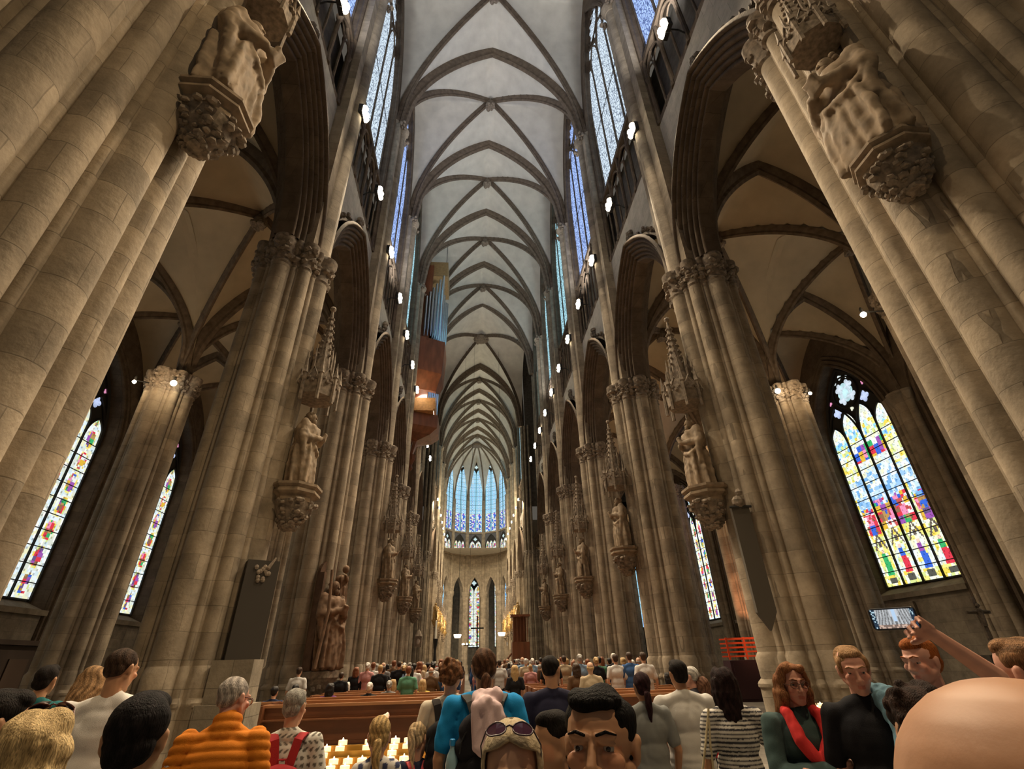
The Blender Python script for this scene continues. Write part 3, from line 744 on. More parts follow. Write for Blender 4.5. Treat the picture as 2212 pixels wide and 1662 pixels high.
def blob(name, mb, vox, m, parent, smooth=3, disp=None, tint=(.5,.5,.5), mesh_only=False):
    """fuse overlapping shapes into one continuous skin, smooth it, then shape and tint it"""
    me = bpy.data.meshes.new(name); me.from_pydata(mb.v, [], mb.f); o = bpy.data.objects.new(name, me); COL.objects.link(o)
    bm = bmesh.new(); bm.from_mesh(me); bmesh.ops.recalc_face_normals(bm, faces=bm.faces); bm.to_mesh(me); bm.free()
    r = o.modifiers.new('r', 'REMESH'); r.mode = 'VOXEL'; r.voxel_size = vox
    if smooth: s = o.modifiers.new('s', 'SMOOTH'); s.iterations = smooth; s.factor = .5
    dg = bpy.context.evaluated_depsgraph_get(); me2 = bpy.data.meshes.new_from_object(o.evaluated_get(dg)); o.modifiers.clear(); o.data = me2; bpy.data.meshes.remove(me); me2.name = name
    n = len(me2.vertices); tint = (.5,.5,.5) if tint is None else tint; co = np.zeros(n*3, np.float32); me2.vertices.foreach_get('co', co); co = co.reshape(-1,3)
    if disp is not None:
        nr = np.zeros(n*3, np.float32); me2.vertices.foreach_get('normal', nr); nr = nr.reshape(-1,3)
        co = co + nr*disp(co)[:,None]; me2.vertices.foreach_set('co', co.astype(np.float32).ravel())
    c = np.ones((n,4), np.float32); c[:,:3] = tint(co) if callable(tint) else np.asarray(tint, np.float32)
    a = me2.color_attributes.new('tint', 'FLOAT_COLOR', 'POINT'); a.data.foreach_set('color', c.ravel())
    me2.materials.clear(); me2.materials.append(m); me2.polygons.foreach_set('use_smooth', [True]*len(me2.polygons)); me2.update()
    o.parent = parent; return o
def folds(amp, seed=0, k=22):
    rs = np.random.RandomState(seed); D = [(rs.randn(3)*np.array([1,1,.35]), rs.rand()*6) for _ in range(5)]
    def f(p):
        d = 0
        for v, ph in D:
            v = v/np.linalg.norm(v); w_ = p@v; d = d + np.sin(w_*k + ph + 1.6*np.sin(p[:,2]*9+ph) + 1.2*np.sin(p[:,0]*13+ph*2))**3
        return amp*d/2.2
    return f
def tufts(amp, seed=0, k=70):
    rs = np.random.RandomState(seed+50); V = rs.randn(6,3)*np.array([1,1,.45])
    def f(p):
        d = 0
        for v in V: v = v/np.linalg.norm(v); d = d + np.sin(p@v*k*(.6+.8*abs(v[0])) + 2*np.sin(p[:,2]*24+v[1]*9))
        return amp*d/2.5
    return f
def two(a, b_, fn): return lambda p: np.where(fn(p)[:,None], np.asarray(a, np.float32), np.asarray(b_, np.float32))
def head_shape(mb, X, wm=1.0, full=True):
    """X maps head coordinates (origin between the ears, +y face) to person coordinates"""
    R3 = X.to_3x3(); g = lambda *p: X @ Vector(p)
    def E(c, r, n=8): mb.ell(g(*c), r, n, R3)
    E((0,-.012,.032), (.076,.094,.086), 12); E((0,.034,-.035), (.058,.058,.082), 10); E((0,.064,-.098), (.026,.022,.020)); E((0,.01,-.05), (.062,.06,.06))
    for s in (1,-1):
        mb.cap(g(s*.056,-.002,-.045), g(s*.016,.066,-.098), .020, .016); E((s*.076,-.012,-.008), (.010,.018,.031)); E((s*.080,-.016,.008), (.009,.014,.016))
        if full:
            E((s*.041,.066,-.022), (.022,.020,.020)); mb.cap(g(s*.012,.087,.027), g(s*.044,.078,.028), .0105, .009)
            mb.cap(g(s*.019,.0865,.0155), g(s*.045,.079,.0125), .0062, .0055); mb.cap(g(s*.021,.0845,-.006), g(s*.043,.078,-.006), .0055, .005)
            E((s*.0125,.099,-.034), (.009,.010,.008)); mb.cap(g(0,.094,-.0615), g(s*.020,.086,-.065), .0058, .0035, 6); mb.cap(g(0,.092,-.0735), g(s*.018,.085,-.070), .0066, .004, 6)
    if full: mb.cap(g(0,.083,.020), g(0,.110,-.028), .0085, .0115, 8); E((0,.082,-.085), (.018,.010,.008))
def hand_shape(mb, w, d, up, L_=.185, curl=.5, spread=.2, side=1, r=.0088):
    """w wrist, d direction to the knuckles, up = back of the hand; curl 0..2 bends the fingers towards the palm"""
    w = Vector(w); d = Vector(d).normalized(); up = Vector(up); up = (up-d*up.dot(d)).normalized(); x = d.cross(up)*side; k = L_/.185
    mb.cap(w-d*.02, w+d*.03*k, .026*k, .027*k); 
    for q in range(4):
        t = (q-1.5)/1.5; a = w+d*.03*k+x*.020*t*k; b = w+d*.088*k+x*.031*t*k; mb.cap(a, b, .016*k, .0125*k)
        ln = (.026,.030,.029,.022)[q] if side else 0; p = b; dd = (d+x*t*spread).normalized(); ang = curl*.55
        for j, l_ in enumerate((ln*1.45, ln, ln*.8)):
            ax = dd.cross(up).normalized(); Rm = Matrix.Rotation(-ang, 3, ax); dd = (Rm@dd).normalized(); n_ = p+dd*l_*k; mb.cap(p, n_, r*k*(1.05-.1*j), r*k*(.98-.1*j), 8); p = n_; upq = up
    tb = w+d*.028*k-x*.024*k; t1 = tb+(d*.6-x*.75-up*.25*curl).normalized()*.042*k; t2 = t1+(d*.9-x*.1-up*.5*curl).normalized()*.032*k
    mb.cap(tb, t1, .0145*k, .0115*k); mb.cap(t1, t2, .011*k, .0095*k)
class P: pass
SK = {'fair':(.60,.36,.25), 'tan':(.48,.26,.15), 'olive':(.40,.21,.12), 'pink':(.62,.33,.25)}
def person(label, px, top, D, rz=0, H=None, skin='fair', hair=('short',(.03,.02,.015)), topc=(.5,.5,.5), sleeve='short', legc=(.03,.035,.05), vox=.011, headyaw=0, headpitch=0, lean=0,
           arms=None, child=False, w=1.0, face=True, kind='shirt', hvox=None, group=None, cvox=None, tintf=None, seed=0, facec=None, foldamp=.007, loc=None, name='person', skirt=False, seated=False):
    if loc is None:
        p = at(px, top, D); x, y, hz = p.x, p.y, p.z
    else: x, y, hz = loc
    if H: hz = H
    s = hz/1.75; t = empty(name, (x,y,0), rz); t.scale = (s*w**.3, s*w**.3, s); tag(t, label, 'person', group)
    Li = Matrix.Rotation(-lean, 4, 'X'); C0 = Vector((0,0,.95))
    U = lambda x_, y_, z_: C0 + Li@(Vector((x_,y_,z_))-C0)
    W = w; SW = .175*W; hk = 1.0 if not child else 1.22
    nb = U(0,-.01,1.47); hc = nb + Li@Vector((0,.030,.158*hk - (.03 if child else 0)))
    X = Matrix.Translation(hc) @ Matrix.Rotation(-lean*.4+headpitch,4,'X') @ Matrix.Rotation(headyaw,4,'Z') @ Matrix.Scale(hk,4)
    inv = Matrix.Rotation(-rz,4,'Z') @ Matrix.Translation((-x,-y,0))
    def wl(v): q = inv@Vector(v); return Vector((q.x/(s*w**.3), q.y/(s*w**.3), q.z/s))
    A_ = {}
    for sd in (1,-1):
        sh_ = U(sd*SW,-.01,1.408); a = (arms or {}).get(sd)
        if a is None: el = U(sd*(SW+.075),-.03,1.13); wr = U(sd*(SW+.07),.07,.89); hd = (Vector((0,.02,-1)), Vector((sd,0,0)))
        elif a == 'front': el = U(sd*(SW+.07),.0,1.13); wr = U(sd*(SW-.06),.22,1.10); hd = (Vector((-sd*.7,.6,.1)), Vector((0,.3,1)))
        elif a == 'cross': el = U(sd*(SW+.06),.06,1.15); wr = U(-sd*.05,.235,1.17+.03*sd); hd = (Vector((-sd,.05,.12)), Vector((0,1,.1)))
        elif a == 'face': el = U(sd*(SW+.10),.12,1.22); wr = U(sd*.07,.17,1.47); hd = (Vector((-sd*.2,.1,1)), Vector((sd*.3,1,0)))
        else: el, wr = wl(a[0]), wl(a[1]); hd = ((wl(a[2])-wr).normalized(), (Matrix.Rotation(-rz,3,'Z')@Vector(a[3])).normalized()) if len(a) > 2 else ((wr-el).normalized(), Vector((0,0,1)))
        A_[sd] = (sh_, el, wr, hd, a)
    b = MB(); head_shape(b, X, full=face)
    b.cap(nb+Li@Vector((0,-.004,-.05)), hc+X.to_3x3()@Vector((0,-.02,-.06)), .056, .050*hk, 12)
    b.cap(U(0,-.02,1.365), U(0,0,1.1), .070, .082, 10); b.cap(U(-SW+.02,-.01,1.40), U(SW-.02,-.01,1.40), .042, .042, 10); b.ell(U(0,0,1.25), (.14*W,.085,.15), 8); b.ell((0,0,.97), (.14*W,.09,.12), 8)
    for sd in (1,-1):
        sh_, el, wr, hd, a = A_[sd]
        b.cap(sh_, el, .046, .039, 10); b.cap(el, wr, .038, .026, 10); cu = .35 if a is None else (1.6 if a in ('cross','front') else (a[4] if not isinstance(a, str) and len(a) > 4 else .8)); hand_shape(b, wr, hd[0], hd[1], side=sd, curl=cu)
        if seated: b.cap((sd*.085,0,.93), (sd*.10,.42,.93), .07, .05, 10); b.cap((sd*.10,.42,.93), (sd*.10,.40,.52), .046, .032, 10); b.cap((sd*.10,.38,.48),(sd*.115,.53,.47), .032, .028); continue
        b.cap((sd*.085,0,.92), (sd*.095,.01,.5), .075, .048, 10); b.cap((sd*.095,.01,.5), (sd*.10,-.02,.09), .046, .032, 10); b.cap((sd*.10,-.03,.05),(sd*.115,.12,.04), .032, .028)
    base = np.array(SK[skin], np.float32); Xi = np.array((X.inverted())); hr = np.array(hair[1], np.float32)
    def tint(p):
        q = p@Xi[:3,:3].T + Xi[:3,3]; c = np.tile(base, (len(p),1)); n_ = .06*np.sin(p[:,0]*90)*np.sin(p[:,2]*83); c *= (1+n_)[:,None]
        lip = (abs(q[:,0]) < .019) & (q[:,2] < -.058) & (q[:,2] > -.077) & (q[:,1] > .084); c[lip] *= (.88,.60,.58)
        ck = (q[:,1] > .04) & (abs(q[:,0]) > .02) & (abs(q[:,2]+.025) < .03); c[ck] *= (1.05,.92,.90)
        if facec == 'stubble':
            st = (q[:,2] < -.042) & (q[:,2] > -.14) & (q[:,1] > -.01) & ~lip; c[st] *= (.50,.46,.44)
        return c
    body = blob('body', b, vox, SKIN, t, 2, None, tint)
    if face:
        g = lambda *p_: X@Vector(p_)
        for sd in (1,-1):
            e = MB(); ir = MB(); eb = MB()
            e.ell(g(sd*.0315,.0715,.004), .0122*hk, 10); ir.ell(g(sd*.0325,.0800,.0035), (.0062*hk,.0045*hk,.0062*hk), 8)
            eb.cap(g(sd*.014,.0985,.030), g(sd*.033,.0945,.036), .0035*hk, .0038*hk, 6); eb.cap(g(sd*.033,.0945,.036), g(sd*.052,.082,.030), .0038*hk, .002*hk, 6)
            eo = obj('eye', e, M['eye'], t, smooth=True); obj('iris', ir, M['iris'], eo, smooth=True)
            eb.c = [(*hr,1)]*len(eb.v); obj('eyebrow', eb, HAIR, t, smooth=True)
    # hair
    hs = hair[0]; hm = MB(); R3 = X.to_3x3(); E = lambda c, r, n=8: hm.ell(X@Vector(c), r if not hk else tuple(v for v in r), n, R3)
    if hs == 'bald' or hs == 'none': pass
    else:
        E((0,-.024,.040), (.081,.095,.086), 12)
        if hs == 'short': E((0,-.058,-.012), (.070,.050,.062)); E((0,.02,.088), (.062,.062,.038)); 
        if hs == 'crew': E((0,-.055,.0), (.069,.050,.055))
        if hs == 'quiff': E((0,-.055,-.005), (.070,.050,.06)); E((0,.024,.096), (.063,.056,.030)); E((0,.058,.090), (.052,.026,.022))
        if hs == 'curly':
            rnd = random.Random(seed+3); E((0,-.05,.0), (.078,.06,.07))
            for k in range(60): a = rnd.random()*6.28; z = rnd.uniform(-.03,.125); r = .085*math.sqrt(max(.02,1-(max(z,0)/.135)**2)); E((r*math.cos(a), -.03+1.1*r*math.sin(a) if math.sin(a) < .2 or z > .06 else -.03, z), (.022,)*3, 5)
        if hs in ('pony', 'lowpony', 'highpony'):
            E((0,-.055,-.01), (.073,.052,.066)); zz = {'pony':-.0,'lowpony':-.045,'highpony':.05}[hs]; pts = [(0,-.105,zz),(0,-.145,zz-.015),(0,-.150,zz-.08),(.005,-.13,zz-.17),(.008,-.115,zz-.25)]
            for (p0,p1,r0,r1) in zip(pts, pts[1:], (.020,.030,.032,.024), (.030,.032,.024,.008)): hm.cap(X@Vector(p0), X@Vector(p1), r0*hk, r1*hk, 10)
        if hs == 'bun': E((0,.006,.084), (.062,.062,.036)); E((0,-.055,-.01), (.073,.052,.066)); [E((s_*.066,-.004,.030), (.017,.050,.050)) for s_ in (1,-1)]; E((0,-.125,.02), (.04,.035,.04)); [hm.cap(X@Vector((0,-.1,-.0)), X@Vector((s_*.03,-.13,-.05)), .02, .012) for s_ in (1,-1)]
        if hs in ('long', 'bob', 'verylong', 'wavy'):
            E((0,-.05,-.02), (.084,.062,.085)); n_ = {'long':.30,'bob':.13,'verylong':.50,'wavy':.17}[hs]
            for q in range(9):
                a = -.35+q*(PI+.7)/8; xx, yy = .080*math.cos(a), -.012-.080*math.sin(a); o_ = .018 if hs != 'wavy' else .034
                mid = X@Vector((xx*1.08, yy*1.06, -.05)); en = X@Vector((xx*(1.1 if hs != 'verylong' else .85), yy*1.12-.012, -.05-n_*(1 if abs(math.cos(a)) < .9 or hs == 'bob' else .8)))
                if hs != 'wavy': hm.cap(X@Vector((xx,yy,.03)), mid, .026, .026); hm.cap(mid, en, .030, o_)
                else: hm.cap(X@Vector((xx,yy,.03)), mid, .030, .034); hm.cap(mid, en, .040, o_)
            for s_ in (1,-1): E((s_*.070,.016,.040), (.024,.050,.065)); E((s_*.035,.030,.092), (.045,.055,.032))
        hb = np.array(hair[1]); amp = {'curly':.006,'wavy':.007,'crew':.0012,'short':.0025,'quiff':.0035}.get(hs, .0035)
        ht = hair[2] if len(hair) > 2 else None
        tf = (lambda p: hb[None]*(1+.35*np.sin(p[:,0]*160+3*np.sin(p[:,2]*30)))[:,None]) if ht is None else (lambda p: hb[None]*(1-.5*(1+np.sin(p[:,0]*140+4*np.sin(p[:,2]*22)))[:,None]*.5) + np.array(ht)[None]*(.5*(1+np.sin(p[:,0]*140+4*np.sin(p[:,2]*22)))[:,None]*.5))
        blob('hair', hm, hvox or vox*.7, HAIR, t, 2, tufts(amp, seed, 70 if hs not in ('curly','wavy') else 45), tf)
    if hs == 'bald' and not hair[2:]:
        for s_ in (1,-1): E((s_*.062,-.03,-.0), (.022,.05,.035))
        E((0,-.085,-.01), (.055,.025,.035)); blob('hair', hm, vox*.7, HAIR, t, 2, tufts(.002, seed), tuple(hr))
    # clothes
    c = MB(); [c.cap(U(0,-.018,1.460), U(sd*(SW-(.06 if kind == 'vest' else .01)),-.012,1.398), .060, .062, 12) for sd in (1,-1)]; c.ell(U(0,-.005,1.29), (.185*W,.125,.17), 10); c.ell(U(0,0,1.10), (.168*W,.125,.18), 10); c.cap(U(0,-.012,1.44), U(0,-.01,1.458), .078, .07, 12)
    for zz in (1.0,.95,.90): c.ell(U(0,.0,zz) if lean < .1 else Vector((0,.0,zz)), (.178*W,.130,.09), 8)
    if kind == 'coat' or skirt: [c.ell((0,.0,zz), (.185*W+.01*k,.14,.1), 8) for k, zz in enumerate((.82,.74,.66))]
    if kind == 'vest': c.cap(U(0,-.015,1.45), U(0,-.012,1.495), .085, .078, 12)
    for sd in (1,-1):
        sh_, el, wr, hd, a = A_[sd]
        if sleeve == 'short': m_ = sh_.lerp(el,.72); c.cap(sh_, m_, .068, .062 if kind != 'blouse' else .075, 12)
        elif sleeve == 'long': c.cap(sh_, el, .066, .056, 12); c.cap(el, el.lerp(wr,.93), .055, .038, 12)
        elif sleeve == 'none': c.ell(sh_.lerp(U(0,0,1.40),.25), (.055,.07,.06), 8)
    fo = folds(foldamp, seed)
    if kind == 'vest': dsp = lambda p: .012*np.abs(np.sin((p[:,2]*1.0+.25*p[:,1])*62))**.6 + .3*fo(p)
    else: dsp = fo
    tc_ = tintf or tuple(topc)
    t.update_tag(); top_o = blob({'vest':'puffer_vest','coat':'coat','blouse':'blouse'}.get(kind,'shirt'), c, cvox or max(vox, .011), CLOTH, t, 3, dsp, tc_)
    if kind == 'vest':
        v = MB()
        for sd in (1,-1): sh_, el, wr, hd, a = A_[sd]; v.cap(sh_, sh_.lerp(el,.85), .062, .070, 12)
        v.cap(U(-SW+.03,-.012,1.392), U(SW-.03,-.012,1.392), .055, .055, 12); v.cap(U(0,-.01,1.42), U(0,-.012,1.50), .065, .063, 12)
        sp_ = lambda p: np.where(((np.sin(p[:,0]*210+p[:,1]*50)*np.sin(p[:,2]*190+p[:,1]*140)) > .55)[:,None], np.array([[.25,.12,.12]]), np.array([[.66,.64,.62]]))
        blob('shirt', v, .009, CLOTH, t, 2, folds(.005, seed+1), sp_)
    l = MB()
    if not skirt:
        l.ell((0,0,.93), (.165*W,.118,.12), 8)
        if seated:
            for sd in (1,-1): l.cap((sd*.088,0,.93), (sd*.10,.42,.93), .088, .066, 12); l.cap((sd*.10,.42,.93), (sd*.105,.40,.53), .062, .05, 12)
        for sd in ((1,-1) if not seated else ()): l.cap((sd*.088,0,.88), (sd*.10,.01,.5), .092, .068, 12); l.cap((sd*.10,.01,.5), (sd*.105,-.015,.10), .066, .052, 12)
    else: l.rings([[(rx*math.cos(j*PI/12), ry*math.sin(j*PI/12), z) for j in range(24)] for rx, ry, z in ((.15,.11,1.0),(.18,.14,.85),(.21,.17,.5))])
    blob('trousers' if not skirt else 'skirt', l, max(vox*1.4,.016), CLOTH, t, 3, folds(.006, seed+2), tuple(legc))
    for sd in (1,-1):
        f_ = MB(); fy, fz = (.41,.435) if seated else (0,0); f_.cap((sd*.105,-.05+fy,.05+fz), (sd*.12,.14+fy,.042+fz), .048, .042, 10); f_.box((sd*.112,.045+fy,.012+fz), (.085,.27,.024))
        f_.c = [(.05,.045,.04,1)]*len(f_.v); obj('shoe', f_, CLOTH, t, smooth='auto')
    r = P(); r.t = t; r.X = X; r.U = U; r.s = s; r.A = A_; r.W = W; r.hc = hc; return r
M['eye'] = mat('eye_white', (.40,.36,.32), .3, spec=.4); M['iris'] = mat('iris_brown', (.02,.012,.008), .15, spec=.6)
M['strap'] = mat('strap_grey', (.09,.09,.095), .8)
def backpack(r, label, body, straps, sc=1.0, dz=0, group=None, w=.29, h=.42, d=.16, strapw=.030, name='backpack'):
    """a pack on the back of person r, with two shoulder straps"""
    t = empty(name, r.t.location, r.t.rotation_euler.z); t.scale = r.t.scale; tag(t, label, 'backpack', group); U = r.U
    m = MB(); zc = 1.20+dz; hw, hh = w/2*sc, h/2*sc
    for zz, k in ((-hh*.75,.92),(-hh*.3,1),(hh*.2,.97),(hh*.62,.80)): m.ell(U(0,-.20-.0*k,zc+zz), (hw*k*1.08, d/2*1.15, hh*.42), 10)
    m.cap(U(-hw*.55,-.20,zc+hh*.55), U(hw*.55,-.20,zc+hh*.55), d*.42, d*.42, 10)
    bt = tuple(body)
    blob('pack_body', m, .012, CLOTH, t, 3, folds(.004, 5), bt)
    pk = MB()
    for zz in (-hh*.55, -hh*.2): pk.ell(U(0,-.20-d*.42,zc+zz), (hw*.72, d*.30, hh*.34), 8)
    blob('front_pocket', pk, .012, CLOTH, t, 2, folds(.003, 6), bt)
    zp = MB(); zp.tube([U(hw*.86*math.cos(a),-.205-d*.30,zc+hh*.1+hh*.72*math.sin(a)) for a in [PI*k/10 for k in range(11)]], .005, 5); obj('zip', zp, M['iron'], t)
    hl = MB().tube([U(-.03,-.17,zc+hh*.9), U(-.025,-.17,zc+hh*1.15), U(.025,-.17,zc+hh*1.15), U(.03,-.17,zc+hh*.9)], .008, 6); hl.c = [(*straps,1)]*len(hl.v); obj('handle', hl, CLOTH, t)
    for sd in (1,-1):
        q = sd*(r.W*.105); path = [U(sd*.05*sc,-.155,zc+hh*.80), U(q*.75,-.125,1.440), U(q,-.06,1.470), U(q*1.05,.03,1.455), U(q*1.12,.105,1.36), U(q*1.3,.12,1.2), U(q*1.55,.03,1.05), U(sd*hw*.9,-.13,zc-hh*.7)]
        s_ = MB(); P_ = []
        for i in range(len(path)-1):
            for k in range(4): P_.append(path[i].lerp(path[i+1], k/4))
        P_.append(path[-1]); n = len(P_); R = []
        for i, p in enumerate(P_):
            tg = (P_[min(i+1,n-1)]-P_[max(i-1,0)]).normalized(); sdv = Vector((1,0,0)); sdv = (sdv-tg*sdv.dot(tg)).normalized(); nn = tg.cross(sdv)
            R.append([p+sdv*a+nn*b for a, b in ((-strapw,-.006),(strapw,-.006),(strapw,.008),(-strapw,.008))])
        s_.rings(R); s_.c = [(*straps,1)]*len(s_.v); obj('shoulder_strap', s_, CLOTH, t, smooth='auto')
    return t
def glasses(r, up=False, dark=False, m=None, label=None, frame=(.02,.02,.02)):
    """spectacles before the eyes, or sunglasses pushed up on the head"""
    fm = mat('spectacle_frame', frame, .3, spec=.6); lm = mat('lens', (.05,.02,.04) if dark else (.35,.33,.3), .05, spec=.9)
    if not dark: lm.node_tree.nodes['Principled BSDF'].inputs['Transmission Weight'].default_value = 1.0; lm.node_tree.nodes['Principled BSDF'].inputs['Base Color'].default_value = (1,1,1,1); lm.node_tree.nodes['Principled BSDF'].inputs['IOR'].default_value = 1.02
    t = empty('sunglasses' if up else 'glasses'); X = r.X; t.matrix_world = r.t.matrix_basis @ X if False else Matrix.Translation(r.t.location) @ Matrix.Rotation(r.t.rotation_euler.z,4,'Z') @ Matrix.Diagonal((*r.t.scale,1)) @ X
    if up: O = lambda x, y, z: (Matrix.Rotation(.95,3,'X') @ Vector((x,y-.0,z))) + Vector((0,.012,.036)); k = 1.08
    else: O = lambda x, y, z: Vector((x,y,z)); k = 1.0
    fr = MB(); ln = MB()
    for s_ in (1,-1):
        c = (s_*.034*k,.108,.004); pts = [O(c[0]+.026*k*math.cos(a), c[1]-.010*abs(math.cos(a))*(1 if math.cos(a)*s_ > 0 else 0), c[2]+.019*k*math.sin(a)) for a in [PI*j/8 for j in range(17)]]
        fr.tube(pts, .0022, 6); ln.add([O(c[0],c[1]+.001,c[2])]+pts[:-1], [(0,i+1,(i+1) % 16+1) for i in range(16)])
        fr.tube([O(s_*.060*k,.100,.006), O(s_*.078*k,.05,.006), O(s_*.083,-.02,.0)], .0022, 6)
    fr.tube([O(-.009,.109,.008), O(0,.112,.011), O(.009,.109,.008)], .0025, 6)
    obj('frame', fr, fm, t, smooth=True); obj('lens', ln, lm, t); tag(t, label, 'glasses'); return t

# ---------------------------------------------------------------- carved figures, consoles and canopies
def robe(mb, h, rnd, c=(0,0,0), w=1.0):
    ph = rnd.random()*6; kf = rnd.choice((7,9,8)); R = []
    for i in range(17):
        f = i/16; z = f*.80*h
        r = (.155 - .03*f + .02*math.sin(f*PI*1.1))*h*w if f < .62 else (.13 + .035*math.sin((f-.62)/.38*PI*.8))*h*w if f < .93 else (.05 + .07*(1-f)/.07)*h*w
        if f > .93: r = (.125*(1-f)/.07+.04)*h
        am = .16*(1-f)**.7+.03
        sway = .02*h*math.sin(f*3+ph)
        R.append([(c[0]+sway+r*1.15*math.cos(t)*(1+am*math.sin(kf*t+ph+f*2.2)), c[1]+r*.8*math.sin(t)*(1+am*math.sin(kf*t+ph+f*2.2+.5)), c[2]+z) for t in [2*PI*j/40 for j in range(40)]])
    mb.rings(R); sway = .02*h*math.sin(3+ph)
    return sway
def statue_parts(t, h, seed, m, child=False, big=False):
    rnd = random.Random(seed); mb = MB(); sw = robe(mb, h, rnd)
    # mantle, arms and hands
    for s_ in (1,-1):
        e = (sw+s_*.19*h, -.03*h, .56*h); k = (sw+s_*.05*h, -.17*h, (.56+.06*rnd.random())*h)
        mb.cap((sw+s_*.13*h,0,.76*h), e, .06*h, .055*h, 10); mb.cap(e, k, .055*h, .035*h, 10); mb.ell(k, .032*h, 5)
        mb.cap(e, (sw+s_*.17*h,-.07*h,.3*h), .05*h, .02*h, 8)
    for q in range(6):
        x = (-.13+.05*q+rnd.uniform(-.012,.012))*h; x2 = x*1.2+rnd.uniform(-.05,.02)*h; mb.tube([(x*.5,-.085*h,.60*h),(x-.01*h,-.108*h,.45*h),(x2,-.122*h,.25*h),(x2*1.05,-.118*h,.02*h)], [.012*h,.020*h,.026*h,.024*h], 8)
    mb.tube([(-.15*h,-.06*h,.62*h),(-.05*h,-.13*h,.47*h),(.08*h,-.13*h,.42*h),(.17*h,-.06*h,.50*h)], [.02*h,.03*h,.03*h,.02*h], 8)
    mb.box((sw+.02*h,-.2*h,.62*h), (.09*h,.035*h,.12*h), rx=.4)
    blob('robed_figure', mb, .013*h, m, t, 2, folds(.006*h, seed, 30/h*2))
    hd = MB(); hz = .885*h
    hd.ell((sw,-.01*h,hz), (.052*h,.062*h,.075*h), 8); hd.cap((sw,0,.78*h), (sw,0,.86*h), .04*h, .035*h)
    hd.cap((sw,-.065*h,hz+.01*h), (sw,-.078*h,hz-.015*h), .008*h, .012*h, 6)
    for s_ in (1,-1): hd.ell((sw+s_*.022*h,-.055*h,hz+.018*h), .010*h, 4)
    hd.ell((sw,-.05*h,hz-.055*h), (.035*h,.035*h,.045*h), 6)
    for k in range(14):
        a = rnd.uniform(-.3,PI+.3); hd.ell((sw+.055*h*math.cos(a), .005*h+.05*h*math.sin(a), hz+rnd.uniform(-.06,.05)*h), .022*h, 4)
    obj('head', hd, m, t, smooth=True)
    if child:
        c = MB(); robe(c, h*.42, rnd, (.13*h,.02*h,.72*h), 1.1); c.ell((.14*h,.0,.72*h+.4*h), (.04*h,.045*h,.05*h), 6); c.cap((.14*h,-.04*h,.98*h),(.04*h,-.1*h,1.02*h),.025*h,.02*h)
        obj('child', c, m, t, smooth='auto')
        s = MB().tube([(-.3*h,-.15*h,.02*h),(-.24*h,-.17*h,.6*h),(-.25*h,-.14*h,1.05*h)], .018*h, 8); obj('staff', s, m, t)
def oct_(r, z, n=8, rot=PI/8): return [(r*math.cos(2*PI*j/n+rot), r*math.sin(2*PI*j/n+rot), z) for j in range(n)]
def make_console(name='console'):
    t = empty(name)
    mb = MB().rings([oct_(.42,1.0), oct_(.60,1.0), oct_(.60,.94), oct_(.53,.88), oct_(.57,.84), oct_(.57,.79), oct_(.46,.72), oct_(.45,.60)])
    obj('moulded_top', mb, M['figure'], t)
    b = MB().lathe((0,0,0), [(.02,-.02),(.12,.02),(.22,.15),(.36,.35),(.43,.55),(.44,.62)], 14); rnd = random.Random(9)
    for k in range(110):
        a = rnd.random()*2*PI; z = rnd.random()*.62; r = .10+.40*(z/.62)**.8; s = rnd.uniform(.05,.1)
        b.ell((r*math.cos(a), r*math.sin(a), z), (s,s,s*.6), 3, Matrix.Rotation(a,3,'Z') @ Matrix.Rotation(rnd.uniform(-.7,.7),3,'Y'))
    obj('foliage', b, M['carve'], t)
    return t
def make_canopy():
    t = empty('statue_canopy'); rnd = random.Random(4); mb = MB()
    mb.rings([oct_(.50,0), oct_(.52,.35), oct_(.40,.4), oct_(.38,.75), oct_(.26,.8), oct_(.20,1.3), oct_(.04,2.9), oct_(.02,3.0)])
    for j in range(8):
        a = 2*PI*j/8+PI/8; x, y = .54*math.cos(a), .54*math.sin(a)
        mb.lathe((x,y,-.22), [(.05,0),(.05,.75),(.08,.78),(.06,.85),(.005,1.25)], 5)
        a2 = a+PI/8; x2, y2 = .49*math.cos(a2), .49*math.sin(a2)
        mb.tube([(x,y,.3),(x2,y2,.75),(.54*math.cos(a+PI/4),.54*math.sin(a+PI/4),.3)], .035, 5)
        mb.lathe((.3*math.cos(a),.3*math.sin(a),.6), [(.04,0),(.04,.6),(.005,1.0)], 5)
    obj('tabernacle', mb, M['carve'], t)
    c = MB()
    for j in range(8):
        a = 2*PI*j/8+PI/8
        for k in range(7): z = 1.35+.22*k; r = .2*(1-(z-1.3)/1.7)+.03; c.ell((r*math.cos(a), r*math.sin(a), z), .045, 3)
        for k in range(4): c.ell((.5*math.cos(a+k*.2), .5*math.sin(a+k*.2), .35+.1*(k%2)), .06, 3)
    c.ell((0,0,3.05), .09, 4); obj('crocket', c, M['carve'], t, kind='stuff')
    return t
con = make_console(); can = make_canopy(); stat = []
for q in range(3):
    s = empty('statue'); statue_parts(s, 2.0, 11+q, M['figure']); stat.append(s)
used = set()
def place(src, loc, rz, sc=1.0):
    c = src if id(src) not in used else copytree(src); used.add(id(src)); c.location = loc; c.rotation_euler = (0,0,rz); c.scale = (sc,)*3; return c
